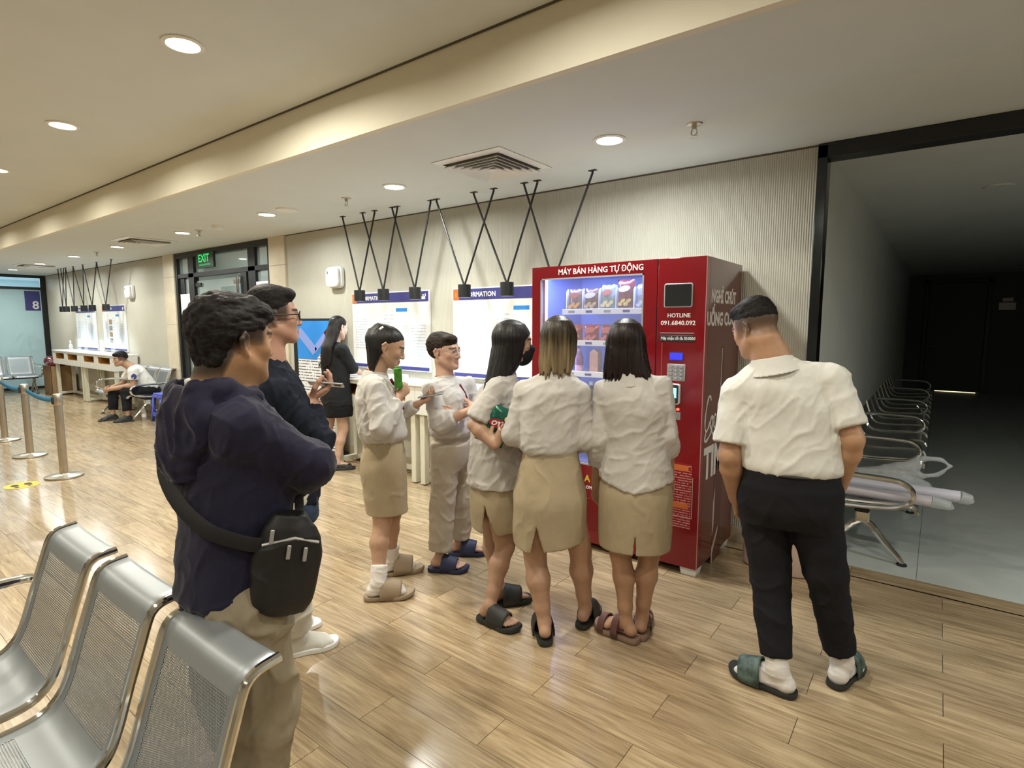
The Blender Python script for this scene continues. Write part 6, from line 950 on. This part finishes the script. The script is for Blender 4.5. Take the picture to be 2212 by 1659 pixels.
for q in (-1, 1): MB().tube([G + .96 * (p.M[0] * (q * .033 + .022 * math.cos(a)) + p.M[1] * (.101 - .012 * abs(math.cos(a)) * (1 if q * math.cos(a) > 0 else 0)) + p.M[2] * .017 * math.sin(a)) for a in np.linspace(0, 6.28, 20, endpoint=False)], .0012, 5, closed=True).tube([G + .96 * (p.M[0] * q * .056 + p.M[1] * .088), G + .96 * (p.M[0] * q * .078 + p.M[1] * -.01 + p.M[2] * .012)], .0012, 5).build('spectacles', M['silver'], p.root)
# --- woman with the green drink
p = Person('drink', 'woman with half tied black hair drinking from a green carton while holding a phone', (.46, .275, .18), .96, .004); p.lift = .022; p.hipz(.75); J = p.J; can = lerp(J['canT'], J['canB'], .62); ca = unit(J['canT'] - J['canB'])
toc = unit(can - J['wrR']); Rg = p.T[0]
p.body(1., 1.02, {'R': dict(d=unit(vec(0, 0, 1) * .55 + p.T[1] * .55 - Rg * .25), n=unit(-Rg * .7 - vec(0, 0, .1) - p.T[1] * .2), curl=(.85, .85, .85, .85), thumb=(.55, .7)), 'L': dict(d=unit(J['phB'] - J['phA']), n=vec(0, 0, 1), curl=(.45, .5, .5, .45), thumb=(.9, .6))}, toes=False)
def hair_k(f, L, M_, s):
    c = L(0, 0, 0); f.ell(L(0, -.016, .041), s * vec(.080, .1025, .089), M_, .01); f.ell(L(0, -.075, .075), s * vec(.042, .046, .048), M_, .03); f.stack(c, frame(p.J['hf'] * vec(1, 1, 0)), [(-.135, 0, -.062, .072, .052, .045), (-.08, 0, -.055, .080, .062, .055), (-.02, 0, -.045, .082, .062, .066), (.06, 0, -.045, .072, .06, .075), (.11, 0, -.05, .04, .05, .05)], 2.1, .015)
    face_cut(f, L, M_, s, [(-.2, -.03), (-.06, -.020), (.0, -.012), (.022, -.002), (.040, .018), (.055, .045), (.072, .075), (.09, .11)])
p.hair(hair_k, NEAR_BLACK, amp=.0025, freq=18, jag=.03, seed=9, vox=.004); MB().tube([J['hc'] + .96 * (p.M[0] * .044 - p.M[1] * .062 + p.M[2] * .108), J['hc'] + .96 * (p.M[0] * .052 - p.M[1] * .075 + p.M[2] * .085)], .0075, 8).build('hair_clip', M['white'], p.root)
sp = [(.78, .115, .095, .10), (.92, .142, .122, .132), (1.1, .152, .130, .138), (1.6, .148, .128, .128), (2.1, .145, .125, .118), (2.5, .135, .10, .105), (2.76, .10, .072, .085), (2.97, .058, .055, .058)]
p.top('shirt', sp, M_SHIRT, {'R': (1.88, (.050, .058, .040), .012, .010), 'L': (1.90, (.050, .048, .036), .012, .006)}, yoke=.045, amp=.0048, along=8, across=20, seed=61, fd=(.4, .3, .7)); p.collar(M_SHIRT, .058, .032, .060, .034, .012); p.collar(M_MAROON, .053, .037, .010, .008, .010, 'inner_collar')
F = p.T[1]; MB().tube([lerp(J['nk'], J['ch'], .2) + F * .080, lerp(J['nk'], J['ch'], .7) + F * .120, lerp(J['ch'], J['wa'], .3) + F * .135], .010, 8, flat=.5).build('button_placket', M_MAROON, p.root)
p.skirt(M_KHAKI, [(.452, 0, .004, .130, .118, .122), (.58, 0, 0, .138, .118, .128), (.73, 0, 0, .150, .118, .140), (.84, 0, 0, .138, .108, .122), (.93, 0, 0, .120, .098, .105)], (-.02, .62, .03, 0., 'back'))
for q in 'LR': p.sock(q, .085, 1.03); p.slide(q, M_SLIDET, M_SLIDET, 1.10, ((.004, .108),))
t = thing('drink_carton', 'slim green drink carton held to the lips of the woman with tied hair', 'drink', tuple(can)); Mc = frame(p.T[1], ca); MB().obox(lerp(J['canT'], J['canB'], .5), (.044, .044, .115), Mc).build('carton', mat('green_carton', (.06, .22, .03), .3, noise=(45, .6)), t, bevel=.006); MB().obox(lerp(J['canT'], J['canB'], .5) + ca * .060, (.030, .030, .012), Mc).build('rim', mat('green_rim', (.10, .30, .06), .3), t, bevel=.003)
def phone(a, b, up, label, w=.072):
    a, b = np.asarray(a), np.asarray(b); d = unit(b - a); Mp = frame(d, up); c = (a + b) / 2 + d * .01; t = thing('smartphone', label, 'phone', tuple(c)); MB().obox(c, (w, .150, .008), Mp).build('case', M['silver'], t, bevel=.003); MB().obox(c + Mp[2] * .0045, (w - .006, .144, .001), Mp).build('screen', M['screen'], t)
    MB().obox(c - Mp[2] * .0055 - Mp[1] * -.050 + Mp[0] * .016, (.026, .030, .002), Mp).build('camera_block', M['ink'], t, bevel=.001)
hn = unit(vec(0, 0, 1) - .2 * p.T[1]); phone(J['phA'] + vec(0, 0, .022), J['phB'] + vec(0, 0, .022), hn, 'smartphone in the outstretched hand of the woman with the green carton')
# --- woman in black at the counter
p = Person('black', 'long haired woman in black blazer and short black lace skirt at the counter', (.56, .36, .27), .97, .006); p.lift = .016; p.hipz(.78); J = p.J; p.body(1., 1.0, feet=True, hands={'R': dict(d=unit(vec(.6, .5, -.5)), n=vec(0, 0, -1), curl=(.3, .3, .3, .3)), 'L': dict(d=unit(vec(.6, .5, -.5)), n=vec(0, 0, -1), curl=(.3, .3, .3, .3))})
def hair_b(f, L, M_, s):
    c = L(0, 0, 0); f.ell(L(0, -.020, .041), s * vec(.079, .100, .089), M_, .01); f.stack(c, frame(p.J['yaw']), [(-.42, 0, -.155, .06, .03, .03), (-.33, 0, -.150, .085, .04, .04), (-.2, 0, -.135, .090, .05, .045), (-.10, 0, -.085, .088, .06, .055), (0, 0, -.045, .082, .06, .07), (.09, 0, -.02, .05, .05, .06)], 2.1, .02); face_cut(f, L, M_, s, [(-.4, -.02), (-.06, -.015), (0, .0), (.025, .04), (.05, .075), (.08, .13)])
p.hair(hair_b, NEAR_BLACK, amp=.004, freq=14, jag=.06, down=.52, vox=.007, seed=2)
sp = [(-.15, .178, .135, .145), (.4, .170, .13, .145), (1.0, .155, .12, .125), (1.5, .158, .12, .12), (2.0, .162, .125, .12), (2.45, .150, .11, .11), (2.75, .105, .075, .085), (2.97, .062, .058, .06)]
p.top('blazer', sp, M_BLK, {'R': (1.15, (.066, .058, .055)), 'L': (1.15, (.066, .058, .055))}, yoke=.052, amp=.004, seed=71, vox=.009); p.skirt(M_LACE, [(.575, 0, 0, .178, .14, .15), (.66, 0, 0, .176, .135, .148), (.8, 0, 0, .15, .11, .12)], vox=.009, shell=.016, amp=.006)
for q in 'LR': p.shoe(q, M_SLIDEB, M_SLIDEB, .98, -.035)
# --- man with glasses and phone
p = Person('glasses', 'man with black glasses in dark navy jacket looking up from his phone', (.50, .28, .20), 1.03, .005, False, 1.05); p.lift = .02; p.hipz(.82); J = p.J
p.body(1.05, .85, {'R': dict(d=unit(J['phB'] - J['phA'] + vec(0, 0, -.01)), n=unit(vec(-.1, .2, 1)), curl=(.5, .55, .6, .65), thumb=(.9, .6)), 'L': dict(curl=(.4, .4, .4, .4))}, hairmask=fade([(-.12, -.03), (-.06, -.015), (0, .020), (.06, .03)], .058), feet=False, nr=1.1)
p.hair(lambda f, L, M_, s: cap_hair(f, L, M_, s, [(-.12, -.03), (-.06, -.015), (-.02, .015), (0, .028), (.04, .032), (.062, .050), (.085, .075), (.13, .09)], (.0750, .0970, .093), (0, -.014, .045), extra=[((0, .050, .098), (.056, .046, .028)), ((0, -.02, .092), (.058, .065, .040))]), NEAR_BLACK, amp=.0015, tous=.003, material=M_HAIRS, vox=.004, seed=12)
G = lambda x, y, z: J['hc'] + p.s * (p.M[0] * x + p.M[1] * y + p.M[2] * z)
g = MB()
for q in (-1, 1): g.tube([G(q * .034 + .026 * math.cos(a), .104 - .35 * max(0, abs(q * .034 + .026 * math.cos(a)) - .03), .008 + .019 * math.sin(a)) for a in np.linspace(0, 6.28, 20, endpoint=False)], .0026, 6, closed=True).tube([G(q * .060, .092, .014), G(q * .079, .06, .013), G(q * .082, -.012, .012), G(q * .080, -.03, -.004)], .0028, 6)
g.tube([G(-.009, .106, .010), G(.009, .106, .010)], .002, 6).build('spectacles', M['ink'], p.root)
sp = [(.10, .170, .135, .135), (.6, .172, .14, .135), (1.0, .178, .14, .13), (1.6, .186, .14, .135), (2.1, .190, .14, .135), (2.5, .172, .12, .125), (2.8, .115, .085, .095), (3.0, .072, .068, .07)]
p.top('jacket', sp, M_NAVY2, {'R': (1.75, (.066, .062, .05)), 'L': (1.7, (.066, .062, .05))}, yoke=.056, amp=.008, along=7, across=17, seed=81); p.collar(M_NAVY2, .070, .052, .040, .028, .010)
p.top('undershirt', [(-.30, .165, .128, .13), (.1, .166, .13, .132), (.5, .15, .12, .12)], M_BLUES, {}, yoke=0, amp=.004, seed=82); p.trousers(M_WHITET, (.158, .12, .125), (.098, .08, .072), (0, .86), hipw=(.176, .12, .135), seed=8)
for q in 'LR': p.shoe(q, mat('white_sneaker', (.66, .64, .58), .55, noise=(12, .06)), M['white'], 1.04, .02, 1.22)
phone(J['phA'] + vec(0, 0, .02), J['phB'] + vec(0, 0, .02), unit(vec(-.15, .25, .9)), 'smartphone held up by the man with glasses')
# --- man in the hoodie
p = Person('hoodie', 'man in navy hoodie with crossed arms and cross-body bag behind the bench', (.43, .235, .125), 1.0, .004, False, 1.05); p.lift = .02; p.hipz(.80); J = p.J
def thick(x, y, z): return np.clip((z + .075 + .9 * np.clip(-y - .02, -.12, 0) * 1.0) / .03, 0, 1) * .8 * (y < .052) * (z > .005 - 1.6 * np.clip(-y, 0, .06)) + .55 * (y < .05) * (y > .0) * (z > -.012) * (z < .05)
p.body(1.0, .85, {'R': dict(curl=(.5, .5, .5, .5)), 'L': dict(d=unit(vec(.5, -.5, .1)), curl=(.5, .5, .5, .5))}, hairmask=fade([(-.12, -.080), (-.06, -.07), (-.030, .0), (0, .02), (.06, .015)], .064, .022, .9), feet=False, nr=1.12)
p.hair(lambda f, L, M_, s: cap_hair(f, L, M_, s, [(-.14, -.075), (-.09, -.078), (-.06, -.060), (-.04, -.01), (-.028, .014), (-.005, .034), (.03, .040), (.05, .036), (.066, .046), (.085, .062), (.13, .075)], (.080, .103, .094), (0, -.012, .044), extra=[((0, .052, .085), (.066, .056, .034)), ((0, -.055, .050), (.072, .056, .076)), ((0, -.066, -.025), (.056, .030, .062))]), (.016, .013, .014), amp=.002, freq=22, tous=.009, material=M_HAIRS, vox=.004, seed=15)
def hood():
    T = p.T; c = J['nk']; Bk = -T[1]; f = Fld(c - vec(.28, .28, .34), c + vec(.28, .28, .10), .005)
    f.path([c + T[0] * .088 + T[1] * .045 + vec(0, 0, -.022), c + T[0] * .092 + Bk * .03 + vec(0, 0, .000), c + T[0] * .055 + Bk * .085 + vec(0, 0, .006), c - T[0] * .055 + Bk * .085 + vec(0, 0, .0), c - T[0] * .092 + Bk * .03 + vec(0, 0, .0), c - T[0] * .088 + T[1] * .045 + vec(0, 0, -.02)], [.016, .022, .024, .024, .022, .016], .012)
    f.ell(c + Bk * .092 + vec(0, 0, -.080), (.128, .052, .095), T, .03); f.ell(c + Bk * .110 + vec(0, 0, -.165), (.090, .048, .075), T, .04); f.cone(c + T[0] * .105 + Bk * .03 + vec(0, 0, -.035), c + T[0] * .07 + Bk * .10 + vec(0, 0, -.13), .024, .028, .03); f.cone(c - T[0] * .105 + Bk * .03 + vec(0, 0, -.035), c - T[0] * .07 + Bk * .10 + vec(0, 0, -.13), .024, .028, .03); f.cone(c + T[0] * .10 + vec(0, 0, -.035), c + T[0] * .135 + Bk * .04 + vec(0, 0, -.085), .022, .018, .03)
    f.cone(c - vec(0, 0, .15) + T[1] * .0, c + vec(0, 0, .12), .070, .072, .01, '-'); f.ell(c + Bk * .080 + vec(0, 0, .016), (.072, .026, .040), T, .01, '-'); V, Q = f.mesh(); V = relax(V, Q, 2); N_ = mnormals(V, Q); V = folds(V, N_, .008, unit(Bk * .7 + T[0] * .15 - vec(0, 0, .8)), 3., 24., 33); skin_object('hood', V, Q, M_NAVY, p.root)
def navy_col(V): return None
sp = [(.12, .154, .138, .136), (.20, .164, .146, .144), (.32, .164, .144, .140), (.6, .160, .138, .132), (1.0, .160, .135, .128), (1.6, .164, .138, .130), (2.1, .164, .132, .124), (2.5, .140, .110, .110), (2.8, .110, .085, .095), (3.0, .085, .08, .085)]
p.top('hoodie', sp, M_NAVY, {'R': (1.8, (.056, .060, .054), .06), 'L': (1.8, (.056, .060, .054), .06)}, yoke=.054, amp=.0042, along=6, across=15, seed=91, neck=.068, fd=(.5, .3, .6), vox=.006); hood()
p.top('undershirt', [(2.78, .085, .075, .085), (3.16, .074, .070, .086)], M_GUARD, {}, yoke=0, amp=.001, neck=.062); p.trousers(M_OLIVE, (.132, .112, .112), (.096, .086, .072), (0, .86), hipw=(.146, .122, .126), amp=.011, seed=10)
for q in 'LR': p.shoe(q, M_SLIDEB, M['white'], 1.04, .02, 1.22)
# seated guard
p = Person('guard', 'seated guard in white uniform shirt and black trousers leaning forward on the bench', (.44, .26, .17), .98, .006, False, 1.0); J = p.J; p.body(1., .85, {'L': dict(curl=(.6, .6, .6, .6)), 'R': dict(curl=(.6, .6, .6, .6))}, hairmask=fade([(-.12, .005), (0, .036), (.06, .042)], .062, .07), eyes=False, feet=False)
p.hair(lambda f, L, M_, s: cap_hair(f, L, M_, s, [(-.12, .0), (-.05, .012), (.0, .034), (.05, .04), (.08, .060), (.12, .07)], (.0755, .098, .092), (0, -.012, .045), extra=[((0, .058, .082), (.062, .046, .034))]), NEAR_BLACK, amp=.002, tous=.004, material=M_HAIRS, vox=.006)
def guard_top():
    f = Fld(*bounds([J['nk'], J['pe'], J['shL'], J['shR'], J['elL'], J['elR']], .24), .009); d = unit(J['nk'] - J['pe']); Mg = np.array([unit(np.cross(p.T[1], d)) * 1.0, np.cross(d, unit(np.cross(p.T[1], d))) * 1.0, d]); Lz = float(np.linalg.norm(J['nk'] - J['pe']))
    f.stack(J['pe'], Mg, [(-.03, 0, 0, .165, .12, .12), (Lz * .3, 0, 0, .168, .13, .13), (Lz * .7, 0, 0, .178, .125, .13), (Lz * .9, 0, 0, .14, .10, .11), (Lz * 1.02, 0, 0, .07, .06, .07)], 2.4, .01)
    for q in 'LR': f.cone(lerp(J['nk'], J['sh' + q], .2) - vec(0, 0, .03), J['sh' + q], .06, .075, .05); f.cone(J['sh' + q], lerp(J['sh' + q], J['el' + q], .62), .075, .072, .015, cap=True)
    V, Q = f.mesh(); V = folds(V, mnormals(V, Q), .006, (.2, .4, .8), 6, 14, 3); skin_object('uniform_shirt', relax(V, Q, 1), Q, M_GUARD, p.root)
guard_top(); p.collar(M_GUARD, .064, .032, .04, .028, .01)
f = Fld(*bounds([J['pe'], J['knL'], J['knR'], J['anL'], J['anR']], .22), .009); f.ell(J['pe'] + vec(0, -.03, -.0), (.18, .17, .11), p.T, .03)
for q in 'LR': f.cone(p.hp[q], J['kn' + q], .10, .078, .04); f.cone(J['kn' + q], lerp(J['kn' + q], J['an' + q], .78), .075, .062, .02, cap=True)
V, Q = f.mesh(); V = folds(V, mnormals(V, Q), .006, (.3, .4, .7), 8, 12, 5); skin_object('trousers', relax(V, Q, 1), Q, M_BLACKT, p.root)
for q in 'LR': p.shoe(q, M_SLIDEB, M_SLIDEB, 1.05, .0, 1.25)
sd = unit(J['shL'] - J['shR']); MB().obox(lerp(J['nk'], J['shL'], .75) + vec(0, 0, .055), (.10, .05, .012), np.array([sd, np.cross(vec(0, 0, 1), sd), vec(0, 0, 1)])).build('shoulder_board', M['ink'], p.root, bevel=.004); c = lerp(J['shL'], J['elL'], .35) + sd * .074; MB().prism([(.038 * math.cos(a), .044 * math.sin(a)) for a in np.linspace(0, 6.28, 16, endpoint=False)], c, np.cross(vec(0, 0, 1), sd), (0, 0, 1), sd * .006).build('arm_badge', M['blueprint'], p.root)
# ---------------------------------------------------------------- worn and held things
J = {k: vec(*v) for k, v in PJ['mask'].items()}
def crisps():
    a, b, c = J['bagA'], J['bagB'], J['bagC']; u = unit(b - a); v = unit(np.cross(u, unit(c * vec(1, 1, 0)))); v = v if v[2] > 0 else -v; n = unit(np.cross(u, v)); n = n if n[1] < 0 else -n; c = c - n * .035; t = thing('crisp_bag', 'green foil crisp bag with red lettering under the arm of the masked woman', 'snack bag', tuple(c)); W_, H_ = .15, .20; P = []
    for side in (-1, 1): P.append([[c + u * W_ * (i / 12 - .5) * (1 - .08 * math.sin(math.pi * j / 14)) + v * H_ * (j / 14 - .5) + n * side * .032 * max(0, math.sin(math.pi * i / 12) * math.sin(math.pi * j / 14)) ** .6 for i in range(13)] for j in range(15)])
    MB().grid(P[0]).grid(P[1]).build('bag', mat('green_foil', (.015, .13, .085), .22, .3, noise=(16, .3), bump=(18, .5, .01)), t, smooth=80); q = lambda x, y, h: c + u * x + v * y + n * h
    pr = lambda pts, o, m, nm: MB().prism(pts, o, u, v, n * .003).build(nm, m, t)
    pr([(.048 * math.cos(k * .4488), .024 * math.sin(k * .4488)) for k in range(14)], q(.0, .015, .0315), mat('crisp_red', (.35, .02, .03), .35), 'logo_patch'); [pr([(.026 * math.cos(k * .7), .018 * math.sin(k * .7)) for k in range(9)], q(x, y, .028), mat('crisp_yellow', (.58, .42, .16), .45, noise=(50, .3)), 'crisp_picture') for x, y in ((-.03, -.04), (.02, -.045), (.045, .05), (.0, -.065))]
    Mt = np.array([u, v, n]).T; m4 = Matrix(Mt.tolist()).to_4x4(); text('lettering', "O'Ú", .034, tuple(q(-.036, .003, .0350)), M['print'], t, face=m4.to_euler(), bold=.0015, shear=.2)
crisps()
J = {k: vec(*v) for k, v in PJ['hoodie'].items()}; T = frame(J['yaw'])
BAGF = unit(vec(.90, -.32, .06)); BAGU = unit(vec(.32, .90, -.18)); BAGN = -BAGF; BAGC = vec(-1.334, .775, .925)
STRAP = [vec(-1.335, .715, .985), vec(-1.358, .672, 1.00), vec(-1.41, .610, 1.04), vec(-1.50, .583, 1.10), vec(-1.59, .588, 1.17), vec(-1.635, .62, 1.24), vec(-1.645, .67, 1.31), vec(-1.63, .74, 1.335), vec(-1.60, .82, 1.29), vec(-1.55, .885, 1.20), vec(-1.47, .892, 1.10), vec(-1.39, .85, 1.03), vec(-1.345, .82, .99)]
def crossbag():
    t = thing('crossbody_bag', 'black cross-body bag with zip pulls on the hip of the man in the hoodie', 'bag', (-1.25, .95, .8)); c = BAGC; u = unit(vec(.60, .46, 0) * 1.0); v = vec(0, 0, 1); Mb = np.array([BAGU, BAGN, unit(np.cross(BAGU, BAGN))]); f = Fld(c - .2, c + .2, .005)
    f.stack(c, Mb, [(-.135, .010, 0, .050, .035, .030), (-.10, .0, 0, .078, .050, .040), (0, .0, 0, .085, .060, .042), (.08, -.005, 0, .070, .050, .040), (.125, -.012, 0, .040, .03, .03)], 2.6, .02); V, Q = f.mesh(); V = folds(V, mnormals(V, Q), .004, (.2, .2, 1), 10, 14, 6); skin_object('pouch', relax(V, Q, 1), Q, mat('bag_nylon', (.010, .010, .011), .5, noise=(20, .2), bump=(500, .4, .001)), t)
    for z_, x_ in ((.075, -.058), (.035, -.012), (.028, .030)):
        k = c + Mb[0] * x_ - Mb[1] * .0 + Mb[2] * z_ + BAGF * .050; MB().obox(k, (.010, .006, .036), Mb).build('zip_pull', M['silver'], t, bevel=.002)
    MB().tube([c + Mb[2] * .05 + Mb[0] * -.075 + BAGF * .030, c + Mb[2] * .07 + BAGF * .046, c + Mb[2] * .055 + Mb[0] * .065 + BAGF * .034], .004, 6).build('zip', M['silver'], t)
    MB().tube(smooth_prof(STRAP, 4), .019, 8, flat=.16, caps=True).build('strap', mat('strap_webbing', (.007, .007, .009), .7, bump=(400, .5, .001)), t, smooth=60)
crossbag()
